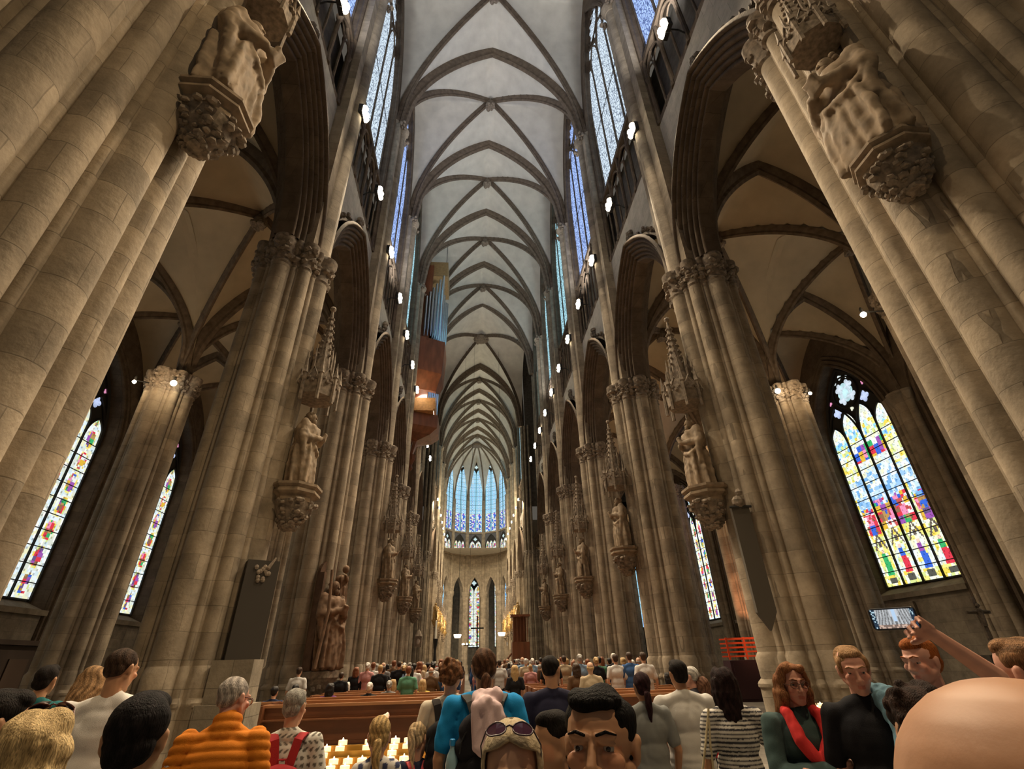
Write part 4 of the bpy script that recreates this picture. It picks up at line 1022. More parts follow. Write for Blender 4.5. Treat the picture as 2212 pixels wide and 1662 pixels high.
for sx, nm in ((-1,'left'), (1,'right')):
    for i, y in enumerate([PY[0]] + PY[1:6] + CY[1:4]):
        tower = i == 0
        x = sx*(4.75 if tower else (PX-1.05-.30)); z = (7.8 if sx < 0 else 6.8) if tower else 4.4; k = (.9 if sx < 0 else .80) if tower else 1.0; k2 = 1.3 if tower else 1.05
        yy = (4.4 if sx < 0 else 3.75) if tower else y+.15
        rz = sx*-PI/2*1 if False else (-PI/2 if sx > 0 else PI/2)
        where = (f'on the great tower pier at the {nm}' if tower else f'on the {ORD[i-1]} {nm} nave pier' if i < 6 else f'on the {ORD[i-6]} {nm} choir pier')
        if i == 2 and sx < 0: continue
        tag(place(con, (x,yy,z), rz, k), f'carved leafy stone console holding a statue {where}', 'console', 'statue consoles')
        tag(place(stat[i % 3], (x,yy,z+1.0*k), rz, k2), f'stone statue of a robed saint standing {where}', 'statue', 'pier statues')
        tag(place(can, (x,yy,z+1.0*k+2.0*k2+.3), rz, k), f'spired stone canopy above the statue {where}', 'canopy', 'statue canopies')
# large brown Christopher group in its niche on the second left nave pier
t = empty('statue', (-PX+.98, PY[2]-.75, 1.55), PI/2-.5)
statue_parts(t, 2.75, 3, mat('dark_sandstone', (.17,.105,.065), .8, nz=.3, nscale=5, bump=.4), child=True)
tag(t, 'large brown stone statue of a robed man with staff carrying a child', 'statue')
t = empty('niche', (-PX+.78, PY[2]-.50, 0), PI/2-.5)
nb = MB().box((0,.12,3.0), (1.15,.12,2.9)); nb.rings([[(.575*math.cos(PI*j/10), yq, 4.45+.5*math.sin(PI*j/10)) for j in range(11)] for yq in (.06,.18)])
for s_ in (1,-1): nb.box((s_*.56,-.02,3.0), (.1,.3,2.9))
obj('niche_back', nb, mat('brown_niche', (.12,.07,.045), .85, nz=.3, nscale=4), t)
cb = MB().rings([oct_(.25,.0+.7), oct_(.5,1.05), oct_(.62,1.3), oct_(.66,1.35), oct_(.66,1.52), oct_(.6,1.55)]); rnd = random.Random(8)
for k in range(60): a = rnd.random()*6.28; cb.ell((.5*math.cos(a),.5*math.sin(a),rnd.uniform(.95,1.3)), .09, 3)
cb.box((0,0,.36), (1.0,1.0,.72)); obj('plinth', cb, M['carve'], t)
tag(t, 'brown round-headed niche with leafy plinth behind the large brown statue', 'niche')

# ---------------------------------------------------------------- swallow's-nest organ hanging on the left wall
wood = mat('dark_red_oak', (.20,.075,.035), .45, nz=.25, nscale=3, stretch=(1,1,.2)); wood2 = mat('orange_oak', (.50,.26,.10), .5, nz=.2, nscale=6, stretch=(1,.3,1))  # the gallery oak is a lighter orange wood
tin = mat('tin_pipe', (.62,.70,.78), .22, metal=1.0); grille = mat('gold_grille', (.35,.25,.10), .5, nz=.5, nscale=30)
t = empty('pipe_organ', (-5.0, 36.6, 16.0)); tag(t, 'tall swallow-nest pipe organ of dark red wood and tin pipes on the left wall', 'organ')
def slab(x0,x1,y0,y1,z0,z1): return MB().box(((x0+x1)/2,(y0+y1)/2,(z0+z1)/2), (x1-x0,y1-y0,z1-z0))
hull = MB(); sec = lambda x0,x1,y,z: [(x0,-y,z),(x1,-y*.55,z),(x1,y*.55,z),(x0,y,z)]
hull.rings([sec(-1.3,-.7,.3,.0), sec(-1.3,-.4,.7,1.2), sec(-1.3,.7,1.9,1.5), sec(-1.3,1.25,2.2,2.0), sec(-1.3,1.25,2.2,3.1)]); obj('lower_hull', hull, wood, t)
obj('pendant', MB().lathe((-.75,0,-1.2), [(.02,0),(.18,.2),(.1,.5),(.3,.9),(.35,1.3)], 10), wood, t)
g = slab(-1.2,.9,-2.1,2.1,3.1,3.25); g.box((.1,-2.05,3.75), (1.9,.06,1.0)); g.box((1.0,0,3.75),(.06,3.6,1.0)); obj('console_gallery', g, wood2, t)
obj('organ_back', slab(-1.3,-.9,-2.0,2.0,3.1,19.3), wood, t)
mh = MB().rings([sec(-1.0,.9,1.3,5.6), sec(-1.0,1.35,2.3,7.0), sec(-1.0,1.45,2.4,8.8), sec(-1.0,1.5,2.5,10.2)]); obj('middle_hull', mh, wood, t)
for s_ in (-1,1): obj('case_side', slab(-1.0,.1,s_*2.0-.08,s_*2.0+.08,10.0,18.6), wood, t)
obj('case_top', slab(-.9,1.4,-1.7,1.7,17.6,19.4), mat('top_case', (.33,.22,.10), .5, nz=.2), t)
obj('grille', slab(-.85,-.8,-1.9,1.9,12,18), grille, t)
for k in range(15):
    q = k-7; x = 1.35-.14*abs(q)+.0; y = q*.27; L_ = 6.8-.42*abs(abs(q)-3.2)*1.6+(.8 if q == 0 else 0); r = .10+.012*L_
    obj('pipe', MB().lathe((x,y,10.2), [(.03,0),(r,.9),(r,L_),(r*.9,L_),(r*.9,L_-.2)], 10), tin, t, smooth='auto')
for k in range(11):
    q = k-5; x = 1.0-.12*abs(q); y = q*.3; L_ = 2.2-.13*abs(q); r = .09
    obj('pipe', MB().lathe((x,y,3.5), [(.03,0),(r,.4),(r,L_),(r*.9,L_)], 8), tin, t, smooth='auto')
for k in range(6):
    obj('pipe', MB().lathe((-.3+.28*k,-2.15,10.3), [(.03,0),(.12,.8),(.12,4.4+.5*k),(.1,4.4+.5*k)], 8), tin, t, smooth='auto')
hang = MB()
for xx, yy in ((-.3,-1.4),(1.0,1.2)): hang.tube([(xx,yy,19.3),(xx,yy,25.0)], .03, 5)
obj('hanging_rod', hang, M['iron'], t)
light('organ_lamp', (-4.6, 34.2, 21.5), 'POINT', 22, (1,.6,.28), .1)

# ---------------------------------------------------------------- aisle lamps on the pier capitals
for k, (px, py, s_) in enumerate([(375,828,1.3),(290,825,.8),(402,852,.8),(1680,845,1.3),(1655,870,.8),(1750,850,.8),(1865,680,1.0),(1495,1060,.8),(1522,1085,1.0)]):
    yy = [17.7,17.7,19.9,17.9,19.9,17.9,11.4,28.5,26.2][k]
    d = _f + RT*((px-1106)/FPX) + UP*((831-py)/FPX); p = CAM + d*(yy/d.y)
    t = empty('capital_lamp', p); tag(t, f'{["large","small","small","large","small","small","lone high","small dim","round"][k]} lamp beside an aisle pier capital on the {"left" if px < 1106 else "right"}, {["brightest of its cluster","left of the big one","right of the big one","brightest of its cluster","below left of the big one","right of the big one","near the great pier","deep in the aisle","lowest in the far aisle"][k]}', 'lamp', 'aisle lamps')
    obj('bulb', MB().ell((0,0,0), .09*s_, 6), bulb_m, t); obj('socket', MB().lathe((0,0,.07*s_), [(.05,0),(.05,.15),(.02,.22)], 8), M['iron'], t)
    ny_ = min(PY, key=lambda v: abs(v-yy)); q_ = Vector((math.copysign(AX, p.x), ny_, p.z))-p; q_ = q_ if q_.length > 1 else q_.normalized()*.5; obj('bracket', MB().tube([(0,0,.1*s_), tuple(q_*.5+Vector((0,0,.25))), tuple(q_)], .025, 6), M['iron'], t)
    light('capital_lamp_light', p+Vector((0,-.45,-.1)), 'POINT', 38*s_, (1,.68,.36), .12)
for sx in (-1,1):
    for y in (26.3, 33.7, 41.1): light('capital_lamp_light', (sx*12.2, y-1.2, 12.0), 'POINT', 60, (1,.66,.34), .15)
    for y in BAYS[1:]: light('capital_lamp_light', (sx*9.8, y, 9.0), 'POINT', 40, (1,.70,.40), .4)

# ---------------------------------------------------------------- choir: gilded figures, altar lights, pulpit
gold = mat('gilded_figure', (.45,.30,.12), .4, metal=.3, nz=.4, nscale=8)
gs = empty('statue'); statue_parts(gs, 1.9, 31, gold); gc = empty('console'); obj('moulded_top', MB().lathe((0,0,-.8), [(.05,0),(.3,.4),(.42,.7),(.42,.8)], 8), gold, gc); obj('column', MB().lathe((0,0,-6.2), [(.3,0),(.3,.3),(.13,.5),(.13,5.3),(.2,5.45)], 10), M['pier'], gc, smooth='auto')
gu = 0
for sx, nm in ((-1,'left'), (1,'right')):
    for i in range(7):
        y = 64+4.3*i; loc = (sx*(PX-1.5), y, 6.2)
        a = gs if not gu else copytree(gs); b = gc if not gu else copytree(gc); gu = 1
        a.location = loc; b.location = loc; a.rotation_euler = b.rotation_euler = (0,0,-sx*PI/2*1.0)
        tag(a, f'{ORD[i]} gilded saint in the choir row on the {nm}', 'statue', 'gilded choir statues'); tag(b, f'{ORD[i]} gilded console below the {nm} choir saints', 'console', 'gilded choir consoles')
for sx in (-1,1):
    for i in range(3): light('choir_light', (sx*3.5, 66+9*i, 7), 'POINT', 420, (1,.72,.42), .5)
    light('choir_light', (sx*3, 70, 22), 'POINT', 1500, (1,.85,.58), .6); light('choir_light', (sx*3, 86, 22), 'POINT', 1500, (1,.85,.58), .6)
lampm = mat('altar_lamp', (1,1,1), emit=(1,.75,.5), es=8); lampm.cycles.emission_sampling = 'NONE'
for k, (x, z) in enumerate(((-2.1,4.0),(2.6,4.1))):
    t = empty('altar_lamp', (x, 58, z)); obj('lamp_shade', MB().lathe((0,0,0), [(.3,0),(.42,.3),(.36,.34)], 10), lampm, t); obj('chain', MB().tube([(0,0,.3),(0,0,37.4)], .015, 4), M['iron'], t)
    tag(t, f'small glowing hanging lamp near the altar, {["left","right"][k]} one', 'lamp', 'altar lamps')
t = empty('altar_cross', (0.05, 62, 2.0)); c = MB(); c.box((0,0,2.2), (.14,.14,4.4)); c.box((0,0,3.1), (1.5,.12,.14)); obj('cross', c, M['iron'], t)
cb = MB().lathe((0,0,0), [(.9,-2.0),(.9,-1.4),(.7,-1.3),(.7,-.1),(.3,0),(.1,.3)], 12); obj('foot', cb, M['dark'], t); tag(t, 'dark standing cross silhouetted before the pale lower apse window', 'cross')
t = empty('chandelier', (-.9, 55, 3.3)); c = MB()
for k in range(10): c.ell((.6*math.cos(k*.628), .6*math.sin(k*.628), 0), .09, 4)
obj('lights', c, lampm, t); obj('ring', MB().tube([(.6*math.cos(k*.314), .6*math.sin(k*.314), -.08) for k in range(21)], .03, 4).tube([(0,.6,-.08),(0,0,1.5),(0,0,38.2)], .012, 4), M['iron'], t); tag(t, 'low ring of white altar lights left of the cross', 'chandelier')
t = empty('pulpit', (3.6, 47.5, 0)); c = MB().box((0,0,2.2), (1.5,1.2,1.9)); obj('body', c, wood, t)
c = MB().box((0,0,5.2), (1.7,1.4,.18)); c.box((0,.5,4.1), (1.2,.1,2.2)); [c.box((q*.3-.6,-.55,4.2), (.07,.07,2.0)) for q in range(5)]; obj('sounding_board', c, wood, t)
obj('stem', MB().lathe((0,0,0), [(.5,0),(.25,.3),(.25,1.3)], 8), wood, t); obj('stair', MB().tube([(-2.8,-.3,0),(-.8,-.3,2.3)], .08, 6), wood, t); tag(t, 'dark wooden pulpit with canopy standing right of the altar', 'pulpit')
t = empty('paschal_candle', (-3.55, 44, 0)); obj('stand', MB().lathe((0,0,0), [(.3,0),(.08,.2),(.12,.9),(.07,1.2),(.12,1.9),(.08,2.6),(.2,3.4)], 10), M['iron'], t)
obj('candle', MB().lathe((0,0,3.4), [(.07,0),(.07,1.3),(.01,1.32)], 8), mat('wax', (.8,.75,.6), .5, emit=(.8,.7,.5), es=.15), t); tag(t, 'tall white candle on a dark turned stand left of the altar', 'candle')  # wax has a faint added glow, no flame on this candle
t = empty('wall_shrine', (-4.6, 40.6, 3.1)); obj('frame', MB().box((0,0,0), (.5,.2,.7)).lathe((0,0,.35), [(.3,0),(.02,.5)], 6), M['carve'], t); obj('relief', MB().ell((0,-.1,0), (.12,.05,.2), 6), mat('pale_relief', (.5,.45,.4)), t); tag(t, 'small pointed shrine with a pale figure, far left by the altar candle', 'shrine')
# gilded altarpiece glimpsed in the left transept and the red-railed kiosk in the right aisle
t = empty('altarpiece', (-10.45, 24.6, 1.2), .35); obj('pedestal', MB().box((0,.1,-.62), (1.1,.5,1.16)), M['wall'], t); obj('frame', MB().box((0,0,1.3), (.9,.15,2.75)), mat('red_frame', (.35,.08,.03)), t)
ga = MB(); rnd = random.Random(6)
for r_ in range(5):
    for k in range(3): ga.ell((-.25+.25*k,-.1,.35+.5*r_), (.07,.05,.17), 4); ga.tube([(-.34+.25*k,-.1,.55+.5*r_),(-.25+.25*k,-.1,.68+.5*r_),(-.16+.25*k,-.1,.55+.5*r_)], .02, 4)
    ga.box((0,-.09,.14+.5*r_), (.8,.04,.05))
obj('relief', ga, mat('bright_gold', (.9,.55,.15), .35, metal=.5), t); tag(t, 'narrow gilded altarpiece in a red frame between left piers', 'altarpiece')
light('shrine_light', (-10.2, 23.2, 3.2), 'POINT', 25, (1,.7,.35), .1)
t = empty('wooden_kiosk', (11.55, 23.4, 0), -.2); kd = mat('kiosk_dark', (.05,.02,.025), .5); kr = mat('red_rail', (.85,.10,.03), .4)
k_ = MB().box((0,0,.75), (2.3,1.2,1.5)); k_.box((0,-.62,.75), (2.1,.04,1.3)); obj('body', k_, kd, t)
k_ = MB()
for r_ in range(5): k_.box((0,-.5,1.65+.17*r_), (2.3,.06,.06)); k_.box((0,.5,1.65+.17*r_), (2.3,.06,.06))
for q in range(4): k_.box((-1.1+.733*q,-.5,1.95), (.07,.07,.85))
obj('railing', k_, kr, t); tag(t, 'dark wooden kiosk topped with bright red railings in the right aisle', 'kiosk')
light('kiosk_light', (12.3, 24.2, 2.6), 'SPOT', 420, (1,.42,.2), .1, (13.3,26.3,6.0), 1.3); light('kiosk_light', (11.4, 21.2, 3.2), 'SPOT', 80, (1,.5,.25), .1, (11.5,23.4,1.9), 1.0)
# dark noticeboard box on the first left pier and banner on the first right pier
t = empty('noticeboard', (-PX+1.22, PY[1]-.45, 1.72), .5); b = MB().box((0,.15,.95), (.62,.4,1.9)); obj('panel', b, mat('slate_board', (.055,.048,.04), .8), t)
b = MB(); rnd = random.Random(3)
for k in range(14): b.ell((rnd.uniform(-.13,.13),-.06,1.65+rnd.uniform(-.16,.16)), (.045,.03,.05), 4)
b.cap((.1,-.07,1.75),(.2,-.07,1.95),.04,.02); obj('relief', b, M['carve'], t); tag(t, 'tall dark stone tablet with a carved head, on the first left nave pier', 'tablet')
t = empty('stone_block', (-PX+1.2, PY[1]-.55, 1.1)); obj('block', MB().box((0,0,.35), (.75,.5,.7)), M['wall'], t); obj('foot', MB().box((0,0,-.55), (.9,.7,1.1)), M['wall'], t); tag(t, 'pale square stone block projecting from the first left nave pier', 'plinth')
t = empty('banner', (PX-1.02, PY[1]-.62, 2.1), -.15); b = MB().rings([[(-.2,-.06,0.35),(.0,-.06,0.0),(.2,-.06,.35),(.2,.06,.35),(.0,.06,0),(-.2,.06,.35)], [(-.2,-.06,2.6),(0,-.06,2.6),(.2,-.06,2.6),(.2,.06,2.6),(0,.06,2.6),(-.2,.06,2.6)]])
obj('cloth', b, mat('dark_banner', (.10,.09,.075), .9), t); obj('bar', MB().tube([(-.25,-.08,2.6),(.25,-.08,2.6)], .03, 6), M['iron'], t); obj('finial', MB().ell((0,-.05,2.72), (.16,.1,.16), 5).ell((.05,-.08,2.95), .09, 4), M['carve'], t); tag(t, 'long dark pointed hanging on the first right nave pier', 'banner')
# relief tablets and a crucifix on the right aisle wall
for k, (y, z, w_, h_) in enumerate(((23.6, 2.0, 1.3, 1.7), (29.4, 2.0, 1.1, 1.6))):
    t = empty('wall_tablet', (WX-.08, y, z)); obj('frame', MB().box((0,0,h_/2), (.1,w_,h_)), M['wall'], t); obj('panel', MB().box((-.07,0,h_/2), (.03,w_*.78,h_*.8)), [mat('pale_panel', (.3,.28,.24)), mat('brown_panel', (.12,.06,.035))][k], t)
    tag(t, ['framed pale stone tablet on the right aisle wall under the big window', 'framed brown tablet on the right aisle wall beside a pier'][k], 'tablet')
t = empty('crucifix', (16.9, 17.3, 1.5)); c = MB().box((0,0,.9), (.10,.08,1.8)); c.box((0,0,1.3), (.9,.08,.1)); obj('cross', c, M['carve'], t); c = MB().cap((0,-.08,.9),(0,-.08,1.35),.06,.09).ell((0,-.1,1.52),.07,5); [c.cap((0,-.08,1.35),(s_*.38,-.08,1.32),.035,.025) for s_ in (1,-1)]; obj('corpus', c, M['carve'], t)
obj('foot', MB().box((0,0,-.75), (1.2,.6,1.5)), M['dark'], t); tag(t, 'dark carved crucifix on a pedestal in the right aisle', 'crucifix')
t = empty('confessional', (-18.4, 21.5, 0)); b = MB().box((0,0,1.3), (1.4,5.4,2.6)); b.box((.1,0,2.68), (1.6,5.6,.16)); obj('body', b, mat('black_oak', (.045,.03,.022), .5), t)
b = MB(); [b.box((.72,-2+1.33*q,1.2), (.05,.9,1.9)) for q in range(4)]; obj('panel', b, mat('black_oak_panel', (.07,.045,.03), .5), t); tag(t, 'long dark wooden confessional against the left aisle wall', 'confessional')
t = empty('railing', (-8.9, 8.4, 0), .15); b = MB(); [b.box((0,0,z), (5.5,.06,.09)) for z in (.35,.75,1.12)]; [b.box((-2.7+.9*q,0,.56), (.07,.07,1.12)) for q in range(7)]; obj('rails', b, mat('rail_wood', (.16,.12,.08), .5), t); obj('foot', MB().box((0,0,.03), (5.6,.4,.06)), M['dark'], t); tag(t, 'low dark barrier rails in the left aisle near the tower pier', 'barrier')

# ---------------------------------------------------------------- pews
pw = mat('pew_oak', (.20,.075,.03), .38, nz=.25, nscale=5, stretch=(.25,1,1), spec=.5); pw2 = mat('pew_top_oak', (.42,.20,.09), .3, nz=.2, nscale=5, stretch=(.25,1,1), spec=.5)
def make_pew(L_, front=False):
    t = empty('pew')
    obj('backrest', MB().box((0,0,.62), (L_,.04,.68)).box((0,-.015,.36),(L_-.1,.05,.05)).box((0,-.015,.78),(L_-.1,.05,.05)), pw, t); obj('top_rail', MB().box((0,-.02,.98), (L_+.04,.13,.05)), pw2, t)
    obj('seat', MB().box((0,.30,.45), (L_,.42,.04)), pw2, t); obj('kneeler', MB().box((0,-.30,.2), (L_,.2,.05)).box((0,-.3,.09),(L_-.3,.06,.18)), pw, t)
    for s_ in (1,-1): obj('end_panel', MB().box((s_*L_/2,.14,.5), (.06,.72,1.0)), pw, t)
    obj('book_shelf', MB().box((0,-.12,.75), (L_-.1,.16,.025)), pw, t)
    return t
ORD2 = ORD+['fourteenth','fifteenth','sixteenth','seventeenth','eighteenth','nineteenth','twentieth','twenty-first','twenty-second','twenty-third','twenty-fourth','twenty-fifth','twenty-sixth']
pews = {}
PROW = [12.0 + 1.15*i for i in range(26)]
for side, (x0, x1) in ((-1,(-4.95,-1.15)), (1,(.95,4.75))):
    for i, y in enumerate(PROW):
        c = make_pew(x1-x0) if side not in pews else copytree(pews[side]); pews.setdefault(side, c); c.location = ((x0+x1)/2, y, 0)
        tag(c, f'dark oak church pew on the {"left" if side < 0 else "right"} of the centre aisle, {ORD2[i]} row from the camera', 'pew', 'nave pews')
t = make_pew(1.3); t.location = (-5.75, 13.1, 0); tag(t, 'short oak pew at the left end beside the pier', 'pew')

# ---------------------------------------------------------------- votive candle stands
flame = mat('flame', (1,1,1), emit=(1,.80,.50), es=9); flame.cycles.emission_sampling = 'NONE'
cupm = mat('candle_glass', (.9,.55,.35), .25, emit=(1,.55,.28), es=1.6, spec=.6); cupm.cycles.emission_sampling = 'NONE'  # cup emits by itself, standing in for flame light through the glass
brass = mat('brass', (.38,.25,.06), .4, metal=.7); steel = mat('grey_steel', (.30,.30,.31), .4, metal=.7)
cup0 = None
def candle(loc, lab, grp, dim=False):
    global cup0
    if cup0 is None:
        cup0 = empty('votive_candle'); obj('glass_cup', MB().lathe((0,0,0), [(.032,0),(.042,.02),(.042,.066),(.037,.066),(.037,.03)], 10), cupm, cup0)
        obj('flame', MB().lathe((0,0,.035), [(.004,0),(.013,.012),(.010,.03),(.002,.052)], 8), flame, cup0); c = cup0
    else: c = copytree(cup0)
    c.location = loc; tag(c, lab, 'candle', grp)
ROWN = ['front','second','third','fourth','fifth','sixth','back']
def stand(name, loc, w_, nrow, ncol, dy, dz, lab, grp, seed, slope=True, miss=.2, desc=''):
    t = empty(name, loc); x, y, z = loc
    for r in range(nrow):
        obj('tier', MB().box((0,r*dy,.80+r*dz-.02), (w_,dy*.95,.02)).box((0,r*dy-dy*.47,.80+r*dz+.0),(w_,.008,.05)), brass, t)
    obj('frame', MB().box((0,(nrow-1)*dy/2,.70), (w_,nrow*dy,.03)), brass, t)
    for a in (-1,1):
        for b in (0,1): obj('leg', MB().box((a*(w_/2-.04), b*(nrow-1)*dy, .35), (.04,.04,.70)), M['iron'], t)
    tag(t, lab, 'candle stand'); rnd = random.Random(seed)
    for r in range(nrow):
        for c in range(ncol):
            if rnd.random() < miss: continue
            candle((x-w_/2+w_*(c+.5)/ncol, y+r*dy, z+.80+r*dz-.008), f'lit votive candle on {desc}, {ROWN[r]} tier, {ORD[c]} from the left', grp)
stand('candle_stand', (-1.83, 5.35, 0), 1.62, 6, 13, .10, .035, 'tiered brass stand of lit votive candles behind the foreground visitors', 'votive candles in the centre', 5, desc='the centre stand')
stand('candle_stand', (4.55, 8.6, 0), .6, 4, 5, .10, .035, 'small brass candle stand left of the woman in the red scarf', 'votive candles on the right', 6, miss=.05, desc='the small nearer-pew stand')
stand('candle_stand', (5.35, 7.0, 0), .6, 4, 6, .10, .035, 'small brass candle stand between the two women on the right', 'votive candles far right', 8, miss=.1, desc='the stand between two women')
light('candle_glow', (-1.83, 5.5, 1.35), 'POINT', 9, (1,.62,.25), .3); light('candle_glow', (4.55, 8.7, 1.25), 'POINT', 6, (1,.62,.28), .15); light('candle_glow', (5.35, 7.1, 1.25), 'POINT', 6, (1,.62,.28), .15)
t = empty('white_rose', (-1.72, 5.98, 1.16)); mb = MB()
for k in range(9): mb.ell((.022*math.cos(k*.8),.022*math.sin(k*.8),.01*k*.6), (.022,.022,.03), 4)
obj('petals', mb, mat('rose_white', (.85,.75,.72), .6), t); obj('stem', MB().tube([(0,0,0),(0,-.02,-.26)], .004, 5), mat('stem_green', (.08,.2,.05)), t); tag(t, 'single pale rose standing at the back of the centre candle stand', 'flower')
t = empty('donation_box', (3.55, 6.4, 0), -.15); obj('body', MB().box((0,0,.42), (.42,.4,.84)), steel, t)
mb = MB().box((0,0,.95), (.48,.36,.04), rx=.55); obj('sloping_top', mb, mat('white_board', (.75,.74,.70), .5), t)
obj('screen', MB().box((-.02,-.035,.945), (.24,.17,.02), rx=.55), mat('lit_screen', (.1,.15,.35), .3, emit=(.25,.4,.9), es=.7), t); obj('lock', MB().box((0,-.21,.5), (.06,.02,.04)), M['iron'], t)
tag(t, 'grey donation box with white sloping top and lit blue screen', 'donation box')
t = empty('white_sign', (-.55, 5.55, 0)); obj('board', MB().box((0,0,1.0), (.46,.02,.42)), mat('sign_white', (.7,.69,.66), .6), t)
mb = MB(); [mb.add([(-.14+.14*k-.03,-.012,.85),(-.14+.14*k+.03,-.012,.85),(-.14+.14*k,-.012,1.13)], [(0,1,2)]) for k in range(3)]; obj('spire_drawing', mb, mat('sign_black', (.05,.05,.05)), t); obj('leg', MB().box((0,.02,.4), (.05,.03,.8)), steel, t)
tag(t, 'white notice board with black spire drawing beside the centre candles', 'sign')
BLK = (.012,.009,.008); DKB = (.035,.02,.012)
# --- left foreground
person('person at the left edge with black hair, face turned right, dark top', 12, 1492, 2.9, rz=-.7, skin='tan', hair=('short', BLK), topc=(.03,.03,.035), vox=.006, headpitch=-.15, seed=1)
r = person('person with short black hair in a teal T-shirt, grey strap across the back', 110, 1437, 6.4, rz=.1, skin='tan', hair=('short', BLK), topc=(.02,.13,.14), seed=2, face=False)
backpack(r, 'grey backpack on the person in the teal T-shirt', (.05,.05,.05), (.07,.06,.055), .8)
r = person('blonde woman with wavy hair and sunglasses pushed up, at the lower left', 88, 1536, 2.2, rz=.25, hair=('wavy', (.62,.46,.24), (.20,.13,.05)), topc=(.10,.10,.11), vox=.008, hvox=.005, headpitch=.05, seed=3)
glasses(r, up=True, dark=True, label='brown sunglasses pushed up on the blonde woman\'s hair', frame=(.08,.02,.02))
person('tall man with cropped dark hair and tanned neck in a loose white T-shirt', 275, 1403, 4.5, rz=.25, skin='tan', hair=('crew', (.05,.03,.02)), topc=(.72,.70,.68), vox=.007, headyaw=-.45, headpitch=-.25, seed=4, w=1.08, foldamp=.010)
person('person with light brown hair, head bent, half hidden behind the white T-shirt', 207, 1440, 5.6, rz=.1, skin='pink', hair=('bob', (.30,.18,.09)), topc=(.22,.12,.08), headpitch=-.3, seed=5, face=False)
person('man with thick black hair in a dark slate shirt, seen from behind', 322, 1496, 1.95, rz=.35, skin='tan', hair=('short', (.010,.008,.009)), topc=(.035,.05,.055), vox=.006, hvox=.004, headyaw=-.1, seed=6, w=1.05)
r = person('grey-haired man with glasses in an orange puffer vest over a speckled shirt', 508, 1460, 3.6, rz=.2, skin='pink', hair=('crew', (.40,.36,.33)), topc=(.62,.20,.02), kind='vest', vox=.006, headyaw=-.6, headpitch=-.22, lean=.16, w=1.05, seed=7, arms={-1:'front',1:'front'}, cvox=.009)
glasses(r, label='thin dark glasses worn by the man in the orange vest', frame=(.08,.02,.02))
spk = lambda p: np.where((np.abs(np.sin(p[:,0]*75+np.sin(p[:,2]*75)*1.5)*np.sin(p[:,2]*70)) > .62)[:,None], np.array([[.16,.15,.13]]), np.array([[.66,.65,.60]]))
r = person('woman with short grey hair in a white openwork blouse, seen from behind', 643, 1489, 4.15, rz=.15, hair=('short', (.36,.35,.32), (.16,.15,.14)), tintf=spk, kind='blouse', headyaw=-.3, headpitch=-.15, vox=.007, seed=8, w=1.02, arms={-1:'front',1:'front'}, cvox=.008)
backpack(r, 'dark red backpack on the woman in the white openwork blouse', (.30,.025,.03), (.36,.03,.035), .92, -.06, w=.30, h=.36)
person('small girl with blonde ponytail looking down at the candles', 822, 1558, 4.0, rz=.1, hair=('lowpony', (.50,.34,.15)), tintf=lambda p: np.where((np.sin(p[:,0]*60)*np.sin(p[:,2]*60) > .2)[:,None], np.array([[.05,.06,.13]]), np.array([[.65,.63,.60]])), headpitch=-.25, seed=9, child=True, vox=.009, face=False, w=.85)
r = person('girl with light hair in a side ponytail and a pink backpack', 905, 1570, 4.4, rz=.2, hair=('highpony', (.52,.38,.22)), topc=(.04,.05,.10), headyaw=-.5, headpitch=-.3, seed=10, child=True, vox=.009, face=False, w=.85)
backpack(r, 'coral pink backpack on the girl with the side ponytail', (.72,.12,.15), (.75,.14,.16), .8, .0)
r = person('young man with curly auburn hair in a cream long-sleeved shirt', 975, 1425, 4.5, rz=-.1, hair=('curly', (.16,.07,.03)), topc=(.62,.56,.46), sleeve='long', seed=11, w=1.0, face=False)
backpack(r, 'black backpack on the young man in the cream shirt', (.015,.015,.018), (.03,.025,.025), 1.0, -.06)
r = person('tall person with brown tied-back hair in a bright blue T-shirt, central foreground', 1046, 1400, 3.9, rz=.05, skin='tan', hair=('lowpony', (.10,.05,.028)), topc=(.015,.26,.62), vox=.008, seed=12, w=1.15, face=False)
BR = r; backpack(r, 'black and grey backpack on the person in the bright blue T-shirt', (.02,.02,.025), (.09,.09,.09), 1.12, -.04, w=.33)
t = empty('sweater', r.t.location, r.t.rotation_euler.z); t.scale = r.t.scale; m = MB(); U = r.U
m.cap(U(-.05,-.215,1.47), U(.05,-.215,1.47), .045, .05, 10); m.cap(U(-.07,-.31,1.42), U(-.06,-.325,1.24), .035, .035, 10); m.cap(U(-.01,-.31,1.44), U(.01,-.33,1.22), .04, .045, 10); m.cap(U(.05,-.31,1.42), U(.09,-.315,1.20), .04, .035, 10); m.cap(U(-.06,-.33,1.22), U(.10,-.33,1.20), .035, .04, 10); m.ell(U(.0,-.27,1.40), (.10,.06,.07), 8)
m.cap(U(-.05,-.23,1.46), U(-.03,-.31,1.42), .045, .05, 10)
blob('cloth', m, .008, CLOTH, t, 2, folds(.009, 3, 45), (.66,.50,.52)); tag(t, 'pale pink sweater draped over the central black and grey backpack', 'sweater')
bp_ = r.t.matrix_basis if False else None
t = empty('water_bottle', r.t.location, r.t.rotation_euler.z); t.scale = r.t.scale; c0 = U(-.20,-.20,.98)
obj('bottle_body', MB().lathe(tuple(c0), [(.036,0),(.038,.02),(.038,.15),(.030,.19),(.014,.225),(.014,.24)], 16), mat('clear_blue_plastic', (.25,.42,.50), .12, spec=.8), t, smooth='auto')
